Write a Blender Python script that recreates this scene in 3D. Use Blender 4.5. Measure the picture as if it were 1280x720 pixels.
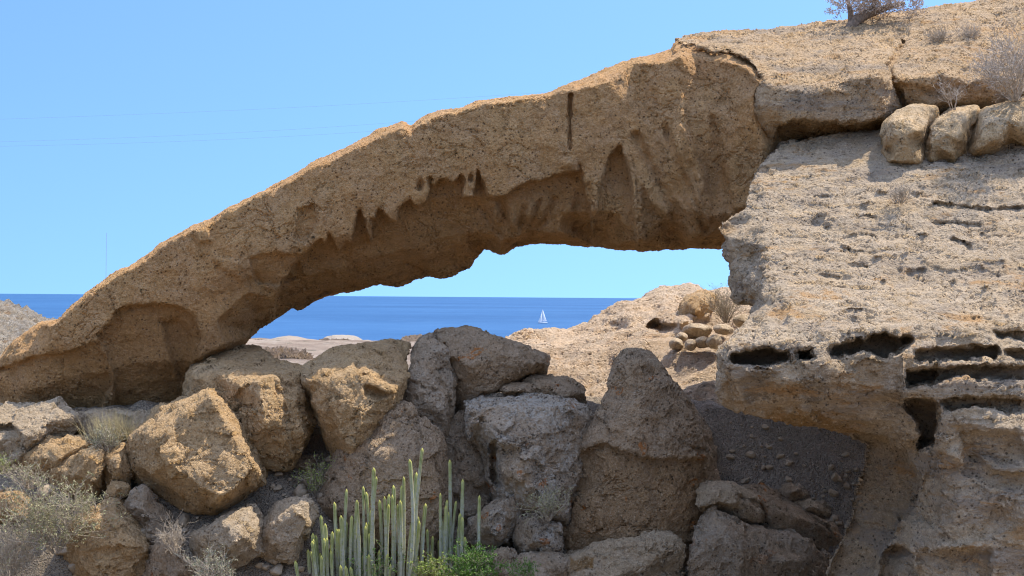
import bpy, bmesh, math, random
import numpy as np
from mathutils import Vector, Matrix
from mathutils.geometry import delaunay_2d_cdt

for o in list(bpy.data.objects): bpy.data.objects.remove(o)
SC = bpy.context.scene
COL = SC.collection
R = math.radians

# ---------------------------------------------------------------- camera, sky, sun, exposure
F = 1600.0                                   # focal length in pixels of a 1280 wide picture
roll, pitch = 0.0072, math.atan(11.0 / F)
fwd = Vector((0, math.cos(pitch), math.sin(pitch)))
right = Vector((math.cos(roll), 0, math.sin(roll))).normalized()
up = right.cross(fwd).normalized(); right = fwd.cross(up).normalized()
cam_d = bpy.data.cameras.new('camera'); cam = bpy.data.objects.new('camera', cam_d); COL.objects.link(cam)
cam.matrix_world = Matrix(((right.x, up.x, -fwd.x, 0), (right.y, up.y, -fwd.y, 0), (right.z, up.z, -fwd.z, 0), (0, 0, 0, 1)))
cam_d.sensor_width = 36; cam_d.lens = F * 36 / 1280
cam_d.clip_start = 0.1; cam_d.clip_end = 90000
SC.camera = cam

SUN = Vector((0.42, 0.32, 0.85)).normalized()   # towards the sun: right, behind the arch, high
elev = math.asin(SUN.z); azim = math.atan2(SUN.x, SUN.y)
W = bpy.data.worlds.new('World'); SC.world = W; W.use_nodes = True
nt = W.node_tree; bg = nt.nodes['Background']
sky = nt.nodes.new('ShaderNodeTexSky'); sky.sky_type = 'NISHITA'; sky.sun_disc = False
sky.sun_elevation = elev; sky.sun_rotation = azim; sky.altitude = 0; sky.air_density = 1.0; sky.dust_density = 0.3; sky.ozone_density = 3.0
tcw = nt.nodes.new('ShaderNodeTexCoord'); mpw = nt.nodes.new('ShaderNodeVectorMath'); mpw.operation = 'MULTIPLY_ADD'   # clear air: the band at the horizon is as blue as the air a little higher
mpw.inputs[1].default_value = (1, 1, .95); mpw.inputs[2].default_value = (0, 0, .3); nt.links.new(tcw.outputs['Generated'], mpw.inputs[0]); nt.links.new(mpw.outputs[0], sky.inputs[0])
spw = nt.nodes.new('ShaderNodeSeparateXYZ'); nt.links.new(tcw.outputs['Generated'], spw.inputs[0])
mrw = nt.nodes.new('ShaderNodeMapRange'); mrw.interpolation_type = 'SMOOTHSTEP'; mrw.inputs[1].default_value = .22; mrw.inputs[2].default_value = .75; nt.links.new(spw.outputs[2], mrw.inputs[0])
tnw = nt.nodes.new('ShaderNodeMix'); tnw.data_type = 'RGBA'; tnw.inputs[6].default_value = (.39, .485, .545, 1); tnw.inputs[7].default_value = (1.85, 1.44, 1.20, 1); nt.links.new(mrw.outputs[0], tnw.inputs[0])   # low sky darkened and bluer; overhead boosted and warmed as added fill
mlw = nt.nodes.new('ShaderNodeMix'); mlw.data_type = 'RGBA'; mlw.blend_type = 'MULTIPLY'; mlw.inputs[0].default_value = 1
nt.links.new(sky.outputs[0], mlw.inputs[6]); nt.links.new(tnw.outputs[2], mlw.inputs[7])
nt.links.new(mlw.outputs[2], bg.inputs[0]); bg.inputs[1].default_value = 0.15
sd = bpy.data.lights.new('sun', 'SUN'); so = bpy.data.objects.new('sun', sd); COL.objects.link(so)
sd.energy = 2.0; sd.angle = R(0.5); sd.color = (1.0, 0.92, 0.81)
so.rotation_euler = (-SUN).to_track_quat('-Z', 'Y').to_euler()
SC.view_settings.view_transform = 'Standard'; SC.view_settings.look = 'None'
SC.view_settings.exposure = 1.75; SC.view_settings.gamma = 1.0; SC.view_settings.use_curve_mapping = False
SC.cycles.pixel_filter_type = 'BLACKMAN_HARRIS'; SC.cycles.filter_width = 1.1; SC.cycles.max_bounces = 8; SC.cycles.diffuse_bounces = 6

# ---------------------------------------------------------------- helpers
rV, uV, fV = (np.array(v) for v in (right, up, fwd))
def P(x, y, d):                              # a pixel of the traced outline, set at its real distance d
    return d * ((x - 640) / F * rV - (y - 360) / F * uV + fV)
def to_px(V):
    d = V @ fV
    return 640 + F * (V @ rV) / d, 360 - F * (V @ uV) / d, d

def h3(ix, iy, iz, seed):
    n = (ix.astype(np.uint32) * np.uint32(374761393) + iy.astype(np.uint32) * np.uint32(668265263)
         + iz.astype(np.uint32) * np.uint32(2147483647 - 58) + np.uint32(seed * 974711 + 13))
    n = (n ^ (n >> np.uint32(13))) * np.uint32(1274126177)
    n = (n ^ (n >> np.uint32(16))) * np.uint32(2246822519)
    n = n ^ (n >> np.uint32(15))
    return n.astype(np.float64) / 4294967295.0
def vnoise(Q, seed=0):                       # smooth value noise, -1..1
    I = np.floor(Q).astype(np.int64); f = Q - I; f = f * f * f * (f * (f * 6 - 15) + 10)
    r = 0
    for dx in (0, 1):
        for dy in (0, 1):
            for dz in (0, 1):
                w = (f[:, 0] if dx else 1 - f[:, 0]) * (f[:, 1] if dy else 1 - f[:, 1]) * (f[:, 2] if dz else 1 - f[:, 2])
                r = r + w * h3(I[:, 0] + dx, I[:, 1] + dy, I[:, 2] + dz, seed)
    return r * 2 - 1
def fbm(Q, seed=0, octv=4, gain=.5):
    r = 0; a = 1
    for k in range(octv):
        r = r + a * vnoise(Q * (2.03 ** k) + 17.3 * k, seed + k); a *= gain
    return r
def poly_sdf(x, y, poly):                    # positive inside
    poly = np.array(poly, float); n = len(poly)
    dmin = np.full(x.shape, 1e9); ins = np.zeros(x.shape, bool)
    for i in range(n):
        ax, ay = poly[i]; bx, by = poly[(i + 1) % n]
        ex, ey = bx - ax, by - ay; L = ex * ex + ey * ey + 1e-9
        t = np.clip(((x - ax) * ex + (y - ay) * ey) / L, 0, 1)
        dmin = np.minimum(dmin, np.hypot(x - ax - t * ex, y - ay - t * ey))
        c = ((ay > y) != (by > y))
        xi = ax + (y - ay) * ex / (ey if abs(ey) > 1e-9 else 1e-9)
        ins ^= c & (x < xi)
    return np.where(ins, dmin, -dmin)
def line_dist(x, y, pts):
    dmin = np.full(x.shape, 1e9)
    for (ax, ay), (bx, by) in zip(pts[:-1], pts[1:]):
        ex, ey = bx - ax, by - ay; L = ex * ex + ey * ey + 1e-9
        t = np.clip(((x - ax) * ex + (y - ay) * ey) / L, 0, 1)
        dmin = np.minimum(dmin, np.hypot(x - ax - t * ex, y - ay - t * ey))
    return dmin
def sstep(a, b, x):
    t = np.clip((x - a) / (b - a), 0, 1); return t * t * (3 - 2 * t)

def tag(o, label=None, cat=None, group=None, kind=None):
    if label: o['label'] = label
    if cat: o['category'] = cat
    if group: o['group'] = group
    if kind: o['kind'] = kind
    return o
def mesh_obj(name, V, Fc, m, parent=None, origin=None, smooth=True):
    V = np.asarray(V, float)
    if origin is not None: V = V - np.array(origin)
    me = bpy.data.meshes.new(name); me.from_pydata(V.tolist(), [], Fc if isinstance(Fc, list) else Fc.tolist()); me.update()
    if smooth: me.polygons.foreach_set('use_smooth', np.ones(len(me.polygons), bool))
    if m: me.materials.append(m)
    o = bpy.data.objects.new(name, me); COL.objects.link(o)
    if origin is not None: o.location = origin
    if parent: o.parent = parent
    return o
def empty(name, loc):
    o = bpy.data.objects.new(name, None); o.location = loc; o.empty_display_size = .3; COL.objects.link(o); return o
def get_v(me):
    a = np.empty(len(me.vertices) * 3, np.float32); me.vertices.foreach_get('co', a); return a.reshape(-1, 3).astype(float)
def get_n(me):
    a = np.empty(len(me.vertices) * 3, np.float32); me.vertices.foreach_get('normal', a); return a.reshape(-1, 3).astype(float)
def set_v(me, V):
    me.vertices.foreach_set('co', V.astype(np.float32).ravel()); me.update()
def remesh(me, vox, smooth=0, fac=.5):
    o = bpy.data.objects.new('tmp', me); COL.objects.link(o)
    m = o.modifiers.new('r', 'REMESH'); m.mode = 'VOXEL'; m.voxel_size = vox; m.adaptivity = 0
    if smooth:
        s = o.modifiers.new('s', 'SMOOTH'); s.factor = fac; s.iterations = smooth
    dg = bpy.context.evaluated_depsgraph_get(); dg.update()
    r = bpy.data.meshes.new_from_object(o.evaluated_get(dg), depsgraph=dg)
    bpy.data.objects.remove(o); bpy.data.meshes.remove(me)
    return r

def rock_mesh(outline, pts, D, thick, vox=.035, od=.3, bi=4, stamps=(), rough=.1, rscale=1.0, seed=1, smooth=2, edges=(), fine=1.0, tints=(), inset=None, chips=0, chip=(.03, .09, .8), jit=.4):
    """closed rock: front facets through the given points, real back at D+thick, then worn by noise"""
    out = [(p[0], p[1], p[2] if len(p) > 2 else od) for p in outline]
    A = sum(out[i][0] * out[(i + 1) % len(out)][1] - out[(i + 1) % len(out)][0] * out[i][1] for i in range(len(out)))
    if A < 0: out = out[::-1]
    n = len(out); extra = []
    if inset:                                # a second row of points just inside the outline, nearer to the viewer
        for i in range(n):
            x0, y0, _ = out[i - 1]; x1, y1, d1 = out[i]; x2, y2, _ = out[(i + 1) % n]
            nx, ny = -(y2 - y0), (x2 - x0); L = math.hypot(nx, ny) + 1e-6
            if inset[2] and not inset[2](x1, y1, d1): continue
            extra.append((x1 + nx / L * inset[0], y1 + ny / L * inset[0], d1 - inset[1]))
    allp = out + list(pts) + extra
    co = [Vector((p[0], p[1])) for p in allp]
    ed = [(i, (i + 1) % n) for i in range(n)] + [(n + a, n + b) for a, b in edges]
    vo, eo, fo, vi, ei, fi = delaunay_2d_cdt(co, ed, [list(range(n))], 1, .01)
    V = []; 
    for k, v in enumerate(vo):
        ids = vi[k]
        d = allp[ids[0]][2] if ids else od
        V.append(P(v.x, v.y, D + d))
    mp = {}
    for k, ids in enumerate(vi):
        for q in ids: mp[q] = k
    faces = [list(f) for f in fo]
    # back ring
    base = len(V); ring = []
    for i in range(n):
        x0, y0, _ = out[i - 1]; x1, y1, d1 = out[i]; x2, y2, _ = out[(i + 1) % n]
        nx, ny = -(y2 - y0), (x2 - x0); L = math.hypot(nx, ny) + 1e-6
        bx, by = x1 + nx / L * bi, y1 + ny / L * bi
        ring.append((bx, by)); V.append(P(bx, by, D + d1 + thick))
    vo2, _, fo2, vi2, _, _ = delaunay_2d_cdt([Vector(r[:2]) for r in out], [(i, (i + 1) % n) for i in range(n)], [list(range(n))], 1, .01)
    for f in fo2: faces.append([base + vi2[q][0] for q in f][::-1])
    for i in range(n):
        j = (i + 1) % n
        faces.append([mp[i], base + i, base + j, mp[j]])
    me = bpy.data.meshes.new('r'); me.from_pydata([tuple(v) for v in V], [], faces)
    bm = bmesh.new(); bm.from_mesh(me); bmesh.ops.recalc_face_normals(bm, faces=bm.faces); bm.to_mesh(me); bm.free(); me.update()
    me = remesh(me, vox, smooth)
    V = get_v(me); N = get_n(me)
    # broad wear
    Q = V * rscale + seed * 7.7
    dsp = rough * (fbm(Q * .9, seed, 3) * .6)
    dsp += rough * .45 * (np.abs(vnoise(Q * 2.1, seed + 9)) * -1 + .35)
    V = V + N * dsp[:, None]
    if chips:                                # broken faces: planes that slice the high spots off
        rs_ = np.random.RandomState(seed + 100); ctr = V.mean(0); ok = np.where(N @ fV < .35)[0]
        V = V.astype(np.float32)
        for q in range(chips):
            i_ = rs_.choice(ok); nn = N[i_] + rs_.normal(size=3) * jit; nn = (nn / np.linalg.norm(nn)).astype(np.float32)
            big_ = q < chips * .3; rad = chip[2] * (1.0 if big_ else .5); dl = rs_.uniform(chip[0], chip[1]) * (1.0 if big_ else .55)
            E = V - V[i_]; d2 = (E * E).sum(1); w_ = np.where(d2 < rad * rad)[0]; pr = E[w_] @ nn
            ex = np.maximum(pr - (pr.max() - dl), 0) * (1 - (d2[w_] / (rad * rad)) ** 3)
            V[w_] -= ex[:, None] * nn
        V = V.astype(float)
    if stamps:
        x, y, d = to_px(V)
        ray = V / d[:, None]
        wq = np.stack([x / 9, y / 9, d * 0], 1); wq2 = np.stack([x / 30, y / 30, d * 0], 1)
        wx = (vnoise(wq, 3) * 2.0 + vnoise(wq2, 5) * 4 + vnoise(wq * 2.3, 7) * 1.6) * fine; wy = (vnoise(wq, 4) * 2.0 + vnoise(wq2, 6) * 4 + vnoise(wq * 2.3, 8) * 1.6) * fine
        facing = sstep(.25, -.15, (N * ray).sum(1))
        off = np.zeros(len(V))
        for s in stamps:
            if s[0] == 'carve':              # polygon pushed in by s[2] metres, edge softness s[3] px
                sd_ = poly_sdf(x + wx, y + wy, s[1]); off += s[2] * sstep(0, s[3], sd_ + s[3] * .3)
            elif s[0] == 'crack':
                ld = line_dist(x + wx * .6, y + wy * .6, s[1]); off += s[3] * sstep(s[2], 0, ld)
            elif s[0] == 'bump':             # round swelling or hollow (cx,cy,rx,ry,depth)
                _, cx, cy, rx, ry, dd = s
                q = np.hypot((x + wx - cx) / rx, (y + wy - cy) / ry); off += dd * sstep(1, 0, q)
        V = V + ray * (off * facing)[:, None]
    set_v(me, V)
    me = remesh(me, vox, 0)
    if tints:
        V = get_v(me); x, y, d = to_px(V)
        wq = np.stack([x / 12, y / 12, d * 0], 1)
        wx = vnoise(wq, 13) * 5; wy = vnoise(wq, 14) * 5
        t = np.zeros(len(V), np.float32)
        for poly, val, soft in tints:
            t += (val * sstep(-soft, soft, poly_sdf(x + wx, y + wy, poly))).astype(np.float32)
        a = me.attributes.new('fresh', 'FLOAT', 'POINT'); a.data.foreach_set('value', t)
    me.polygons.foreach_set('use_smooth', np.ones(len(me.polygons), bool))
    return me
def rock(name, me, m, parent=None, label=None, cat=None, group=None, kind=None):
    V = get_v(me)
    org = Vector((float(V[:, 0].mean()), float(V[:, 1].mean()), float(V[:, 2].min())))
    V -= np.array(org); set_v(me, V)
    me.name = name; me.materials.clear(); me.materials.append(m)
    o = bpy.data.objects.new(name, me); COL.objects.link(o); o.location = org
    if parent:
        o.parent = parent; o.location = org - parent.location
    tag(o, label, cat, group, kind)
    return o

# ---------------------------------------------------------------- materials
class NT:
    def __init__(s, name):
        s.m = bpy.data.materials.new(name); s.m.use_nodes = True; s.t = s.m.node_tree
        s.b = s.t.nodes['Principled BSDF']; s.o = s.t.nodes['Material Output']
        s.b.inputs['Specular IOR Level'].default_value = .15; s.b.inputs['Roughness'].default_value = .9
    def n(s, typ, **kw):
        nd = s.t.nodes.new(typ)
        for k, v in kw.items():
            if k.startswith('i_'): nd.inputs[k[2:].replace('_', ' ')].default_value = v
            else: setattr(nd, k, v)
        return nd
    def l(s, a, b): s.t.links.new(a, b)
    def val(s, x, sock):
        if isinstance(x, (int, float)): sock.default_value = x
        elif isinstance(x, tuple): sock.default_value = x
        else: s.l(x, sock)
    def math(s, op, a, b=0.0, c=0.0, clamp=False):
        nd = s.t.nodes.new('ShaderNodeMath'); nd.operation = op; nd.use_clamp = clamp
        s.val(a, nd.inputs[0]); s.val(b, nd.inputs[1]); s.val(c, nd.inputs[2]); return nd.outputs[0]
    def noise(s, vec, scale, det=3, rough=.55, dist=0.0):
        nd = s.n('ShaderNodeTexNoise'); s.l(vec, nd.inputs['Vector']); nd.inputs['Scale'].default_value = scale
        nd.inputs['Detail'].default_value = det; nd.inputs['Roughness'].default_value = rough; nd.inputs['Distortion'].default_value = dist
        return nd.outputs['Fac']
    def vor(s, vec, scale, feat='F1', out='Distance', rnd=1.0):
        nd = s.n('ShaderNodeTexVoronoi'); nd.feature = feat; s.l(vec, nd.inputs['Vector']); nd.inputs['Scale'].default_value = scale
        nd.inputs['Randomness'].default_value = rnd
        return nd.outputs[out]
    def ramp(s, f, a, b, lo=0.0, hi=1.0):
        nd = s.n('ShaderNodeMapRange'); nd.interpolation_type = 'SMOOTHSTEP'; s.val(f, nd.inputs[0])
        nd.inputs[1].default_value = a; nd.inputs[2].default_value = b; nd.inputs[3].default_value = lo; nd.inputs[4].default_value = hi
        return nd.outputs[0]
    def mix(s, f, a, b, blend='MIX'):
        nd = s.n('ShaderNodeMix', data_type='RGBA', blend_type=blend); s.val(f, nd.inputs[0]); s.val(a, nd.inputs[6]); s.val(b, nd.inputs[7]); return nd.outputs[2]
    def mapv(s, vec, scale=(1, 1, 1), loc=(0, 0, 0)):
        nd = s.n('ShaderNodeMapping'); s.l(vec, nd.inputs[0]); nd.inputs['Scale'].default_value = scale; nd.inputs['Location'].default_value = loc; return nd.outputs[0]

def c4(c): return (c[0], c[1], c[2], 1)
def rock_mat(name, main, alt, crust, fresh=(.30, .17, .06), crust_amt=.5, pits=.6, lichen=0.0, orange=0.0, amp=1.0, strata=0.0, top_crust=.5, gran=1.0, seed=0.0, pit_scale=13, grain=1.0, patch=0.0, facet=1.0, fscale=2.2, fz=1.3):
    k = NT(name); tc = k.n('ShaderNodeTexCoord'); v = k.mapv(tc.outputs['Object'], loc=(seed, seed * 1.7, seed * .6))
    geo = k.n('ShaderNodeNewGeometry'); sep = k.n('ShaderNodeSeparateXYZ'); k.l(geo.outputs['Normal'], sep.inputs[0])
    at = k.n('ShaderNodeAttribute', attribute_name='fresh')
    big = k.noise(v, .7, 4, .6, .4); mid = k.noise(v, 4.0, 5, .65, .2); fin = k.noise(v, 15, 5, .75); gr = k.noise(v, 42, 3, .7)
    c = k.mix(k.ramp(big, .38, .62), c4(main), c4(alt))
    # weathered crust: patches of its own, more of it on surfaces that look up
    cr = k.math('ADD', k.math('MULTIPLY', k.ramp(k.noise(v, 1.7, 6, .7, .3), .42, .58), crust_amt),
                k.math('MULTIPLY', k.ramp(sep.outputs[2], .15, .8), k.math('MULTIPLY', k.ramp(mid, .3, .6), top_crust)), clamp=True)
    c = k.mix(cr, c, c4(crust))
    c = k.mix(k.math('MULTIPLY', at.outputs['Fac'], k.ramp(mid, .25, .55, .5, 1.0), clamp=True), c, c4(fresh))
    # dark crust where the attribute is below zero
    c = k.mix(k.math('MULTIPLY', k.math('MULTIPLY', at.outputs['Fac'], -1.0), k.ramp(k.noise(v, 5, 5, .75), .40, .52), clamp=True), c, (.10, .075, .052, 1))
    # grain: light and dark clasts in the tuff
    dk = lambda f: (main[0] * f, main[1] * f * .97, main[2] * f * .92, 1)
    c = k.mix(k.ramp(mid, .56, .36, .0, .45), c, dk(.62))
    c = k.mix(k.ramp(fin, .53, .68, 0, .55 * grain), c, (min(1, main[0] * 1.45), min(1, main[1] * 1.5), min(1, main[2] * 1.6), 1))
    c = k.mix(k.ramp(fin, .47, .32, 0, .75 * grain), c, dk(.42))
    c = k.mix(k.ramp(gr, .56, .70, 0, .45 * grain), c, (.62, .53, .41, 1))
    c = k.mix(k.ramp(gr, .44, .30, 0, .6 * grain), c, (.10, .07, .045, 1))
    if patch:
        c = k.mix(k.math('MULTIPLY', k.ramp(k.noise(k.mapv(v, (.6, .6, 2.2), (3, 1, 7)), 1.1, 6, .7, .4), .50, .62), patch), c, (.32, .25, .175, 1))
        c = k.mix(k.math('MULTIPLY', k.ramp(k.noise(k.mapv(v, (.6, .6, 1.8), (9, 4, 2)), 1.4, 6, .7, .4), .56, .66), patch), c, (.40, .235, .10, 1))
    if lichen:
        lm = k.math('MULTIPLY', k.ramp(k.noise(v, 1.3, 3, .6, .5), .40, .56), k.ramp(k.noise(v, 13, 6, .8), .44, .54))
        c = k.mix(k.math('MULTIPLY', lm, lichen), c, (.55, .49, .39, 1))
        dm = k.math('MULTIPLY', k.ramp(k.noise(v, 1.9, 3, .6, .5), .50, .62), k.ramp(k.noise(v, 17, 6, .8), .50, .60))
        c = k.mix(k.math('MULTIPLY', dm, lichen), c, (.075, .065, .055, 1))
    if orange:
        om = k.math('MULTIPLY', k.ramp(k.noise(v, 2.3, 1, .5), .68, .71), k.ramp(k.noise(v, 14, 3, .6), .45, .55))
        c = k.mix(k.math('MULTIPLY', om, orange), c, (.42, .14, .02, 1))
    # pits left by weathered-out gas bubbles and clasts: hollows; inner shade painted as colour
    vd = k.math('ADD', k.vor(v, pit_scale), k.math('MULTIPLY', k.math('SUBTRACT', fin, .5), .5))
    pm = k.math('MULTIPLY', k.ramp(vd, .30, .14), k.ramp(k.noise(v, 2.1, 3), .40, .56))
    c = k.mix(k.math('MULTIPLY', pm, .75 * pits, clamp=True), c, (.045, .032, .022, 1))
    k.l(c, k.b.inputs['Base Color'])
    # relief
    rid = k.math('ABSOLUTE', k.math('SUBTRACT', k.noise(v, 1.6, 4, .6, .5), .5))
    hgt = k.math('MULTIPLY', k.math('SUBTRACT', k.noise(v, 1.6, 3, .6, .3), .5), .12)
    hgt = k.math('ADD', hgt, k.math('MULTIPLY', k.math('MULTIPLY', k.ramp(rid, 0, .035, -1, 0), k.ramp(big, .45, .55)), .05))
    hgt = k.math('ADD', hgt, k.math('MULTIPLY', k.math('SUBTRACT', k.noise(v, 5, 7, .74), .5), .17))
    wn = k.n('ShaderNodeTexNoise'); k.l(v, wn.inputs['Vector']); wn.inputs['Scale'].default_value = 3.0; wn.inputs['Detail'].default_value = 3
    wv = k.n('ShaderNodeVectorMath', operation='MULTIPLY_ADD'); k.l(wn.outputs['Color'], wv.inputs[0]); wv.inputs[1].default_value = (.22, .22, .22); k.l(v, wv.inputs[2])
    fv = k.mapv(wv.outputs[0], (1, 1, fz))
    for fs, fa in ((fscale, .34), (fscale * 2.7, .30)):        # broken faces: every cell is a small plane with a tilt of its own
        vo = k.n('ShaderNodeTexVoronoi'); k.l(fv, vo.inputs['Vector']); vo.inputs['Scale'].default_value = fs
        d1 = k.n('ShaderNodeVectorMath', operation='SUBTRACT'); k.l(fv, d1.inputs[0]); k.l(vo.outputs['Position'], d1.inputs[1])
        d2 = k.n('ShaderNodeVectorMath', operation='SUBTRACT'); k.l(vo.outputs['Color'], d2.inputs[0]); d2.inputs[1].default_value = (.5, .5, .5)
        d3 = k.n('ShaderNodeVectorMath', operation='DOT_PRODUCT'); k.l(d1.outputs[0], d3.inputs[0]); k.l(d2.outputs[0], d3.inputs[1])
        hgt = k.math('ADD', hgt, k.math('MULTIPLY', d3.outputs['Value'], fa * facet))
    hgt = k.math('ADD', hgt, k.math('MULTIPLY', k.math('SUBTRACT', fin, .5), .07 * gran))
    hgt = k.math('ADD', hgt, k.math('MULTIPLY', k.math('SUBTRACT', gr, .5), .03 * gran))
    if patch:   # pebbles and small ledges standing out of the weathered slope
        pb = k.math('MULTIPLY', k.ramp(k.vor(v, 9), .45, .1), k.ramp(k.noise(k.mapv(v, (.8, .8, 2)), 1.6, 4, .6), .48, .6))
        hgt = k.math('ADD', hgt, k.math('MULTIPLY', pb, .05))
    hgt = k.math('SUBTRACT', hgt, k.math('MULTIPLY', pm, .03 * pits))
    if strata:
        st = k.noise(k.mapv(v, (.45, .45, 2.6)), 2.0, 5, .6, .3)
        hgt = k.math('ADD', hgt, k.math('MULTIPLY', k.math('SUBTRACT', st, .5), .16 * strata))
    dn = k.n('ShaderNodeDisplacement'); dn.inputs['Midlevel'].default_value = 0; dn.inputs['Scale'].default_value = amp
    k.l(hgt, dn.inputs['Height']); k.l(dn.outputs[0], k.o.inputs['Displacement'])
    k.m.displacement_method = 'BOTH'
    return k.m

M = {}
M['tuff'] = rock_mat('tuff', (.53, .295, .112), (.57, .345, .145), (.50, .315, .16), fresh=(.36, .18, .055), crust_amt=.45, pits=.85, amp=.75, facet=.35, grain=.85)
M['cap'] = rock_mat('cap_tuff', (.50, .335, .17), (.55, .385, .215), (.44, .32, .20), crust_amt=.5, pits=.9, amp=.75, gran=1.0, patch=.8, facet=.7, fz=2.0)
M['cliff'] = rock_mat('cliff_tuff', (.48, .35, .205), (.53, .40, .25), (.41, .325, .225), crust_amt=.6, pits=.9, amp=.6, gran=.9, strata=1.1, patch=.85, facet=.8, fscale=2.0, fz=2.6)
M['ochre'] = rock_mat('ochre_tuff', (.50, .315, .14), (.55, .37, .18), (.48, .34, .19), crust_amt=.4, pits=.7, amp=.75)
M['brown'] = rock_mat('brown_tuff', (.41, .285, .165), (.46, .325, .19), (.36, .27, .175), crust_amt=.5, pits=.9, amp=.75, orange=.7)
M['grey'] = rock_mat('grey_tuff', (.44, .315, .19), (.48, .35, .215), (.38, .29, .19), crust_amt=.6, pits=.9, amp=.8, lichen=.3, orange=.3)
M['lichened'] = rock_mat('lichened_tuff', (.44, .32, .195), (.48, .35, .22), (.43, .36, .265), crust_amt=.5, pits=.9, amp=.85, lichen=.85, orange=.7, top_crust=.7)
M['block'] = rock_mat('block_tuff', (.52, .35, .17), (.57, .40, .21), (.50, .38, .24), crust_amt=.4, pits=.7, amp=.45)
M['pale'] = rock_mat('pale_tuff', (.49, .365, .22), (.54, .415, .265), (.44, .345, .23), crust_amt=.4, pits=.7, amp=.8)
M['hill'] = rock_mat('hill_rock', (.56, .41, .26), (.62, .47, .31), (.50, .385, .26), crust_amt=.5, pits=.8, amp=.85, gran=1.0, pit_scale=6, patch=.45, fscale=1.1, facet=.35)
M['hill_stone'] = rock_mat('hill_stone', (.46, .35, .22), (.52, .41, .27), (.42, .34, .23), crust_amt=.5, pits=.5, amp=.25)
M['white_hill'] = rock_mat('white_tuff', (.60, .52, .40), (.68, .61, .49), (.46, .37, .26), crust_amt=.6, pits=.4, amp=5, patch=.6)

def plain(name, col, rough=.8, spec=.2, var=.25, scale=20, bump=0.0):
    k = NT(name); tc = k.n('ShaderNodeTexCoord'); v = tc.outputs['Object']
    c = k.mix(k.ramp(k.noise(v, scale, 3), .3, .7), c4([x * (1 - var) for x in col]), c4([min(1, x * (1 + var)) for x in col]))
    k.l(c, k.b.inputs['Base Color']); k.b.inputs['Roughness'].default_value = rough; k.b.inputs['Specular IOR Level'].default_value = spec
    return k.m
M['twig'] = plain('grey_twig', (.40, .33, .24), var=.35)
M['twig_pale'] = plain('pale_twig', (.46, .39, .30), var=.35)
M['dry_grass'] = plain('straw', (.46, .38, .20), var=.3)
M['sage'] = plain('sage_leaf', (.30, .31, .19), var=.35)
M['leaf_grey'] = plain('grey_leaf', (.36, .35, .17), var=.35)
M['green'] = plain('green_leaf', (.12, .22, .035), var=.45)
M['yellow_green'] = plain('yellow_green_leaf', (.27, .33, .07), var=.4)
M['pale_leaf'] = plain('pale_leaf', (.50, .42, .36), var=.35)
M['bark'] = plain('bark', (.22, .16, .11), var=.35)
M['sail'] = plain('sailcloth', (.82, .83, .84), var=.03)
k = NT('sailcloth'); k.b.inputs['Base Color'].default_value = (.85, .86, .86, 1); trn = k.n('ShaderNodeBsdfTranslucent'); trn.inputs[0].default_value = (.85, .86, .86, 1)
mx = k.n('ShaderNodeMixShader'); mx.inputs[0].default_value = .8; k.l(k.b.outputs[0], mx.inputs[1]); k.l(trn.outputs[0], mx.inputs[2]); k.l(mx.outputs[0], k.o.inputs[0]); M['sail'] = k.m
M['hull'] = plain('white_hull', (.78, .79, .80), var=.03, rough=.35, spec=.5)
M['metal'] = plain('dull_metal', (.35, .36, .37), var=.1, rough=.5)

# ---------------------------------------------------------------- ground
def terrain(x, y):
    z = np.interp(y, [-3000, -20, 0, 5, 10, 16, 20, 21.5, 22.4, 23, 24, 25, 26, 31, 36, 60, 100, 180, 300, 480, 640, 760, 1500],
                  [30, 3, -1.7, -2.6, -5.6, -6.2, -6.0, -5.55, -4.85, -4.2, -3.45, -2.8, -2.35, -2.3, -2.5, -3.3, -5.2, -8.6, -12.6, -18.0, -23.0, -26, -45])
    zc = np.interp(y, [16, 20, 21.5, 22.6, 23.6, 24.4, 25, 26], [-6.2, -6.1, -5.9, -5.6, -5.1, -4.3, -3.4, -2.4])
    z = np.where((y > 16) & (y < 26), z + (zc - z) * sstep(-3.6, -2.2, x), z)
    far = sstep(45, 120, y)
    Q = np.stack([x / 55, y / 70, 0 * x], 1)
    z = z + far * sstep(900, 500, y) * (1.5 * fbm(Q, 41, 5, .6) * np.clip(y / 200, .3, 1.6))
    near = sstep(40, 25, y)
    Qn = np.stack([x * .8, y * .8, 0 * x], 1)
    z = z + near * (.16 * fbm(Qn, 51, 4) + .07 * fbm(Qn * 3.5, 57, 3)) + (1 - near) * .10 * fbm(Qn * .7, 52, 3)
    # ground climbs behind the cliff on the right
    z = z + sstep(4, 30, x - 0.05 * y) * sstep(14, 34, y) * sstep(400, 60, y) * 6
    return z
def axis(a, b, step, lo, hi, g=1.18):
    m = list(np.arange(a, b, step)); s = step; v = b
    hi_l = []
    while v < hi: hi_l.append(v); s *= g; v += s
    hi_l.append(hi); s = step; v = a; lo_l = []
    while True:
        s *= g; v -= s
        if v <= lo: lo_l.append(lo); break
        lo_l.append(v)
    return np.array(lo_l[::-1] + m + hi_l)
xs = axis(-9, 9, .07, -4000, 4000, 1.05); ys = axis(15, 34, .07, -3000, 1500, 1.045)
X, Y = np.meshgrid(xs, ys); Z = terrain(X.ravel(), Y.ravel())
V = np.stack([X.ravel(), Y.ravel(), Z], 1); nx = len(xs); ny = len(ys)
ii = (np.arange(ny - 1)[:, None] * nx + np.arange(nx - 1)[None, :]).ravel()
Fc = np.stack([ii, ii + 1, ii + 1 + nx, ii + nx], 1)
k = NT('soil'); geo = k.n('ShaderNodeNewGeometry'); v = geo.outputs['Position']; sp = k.n('ShaderNodeSeparateXYZ'); k.l(v, sp.inputs[0])
g1 = k.noise(v, 1.2, 5, .65); g2 = k.noise(v, 18, 4, .7); g3 = k.vor(v, 26)
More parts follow.
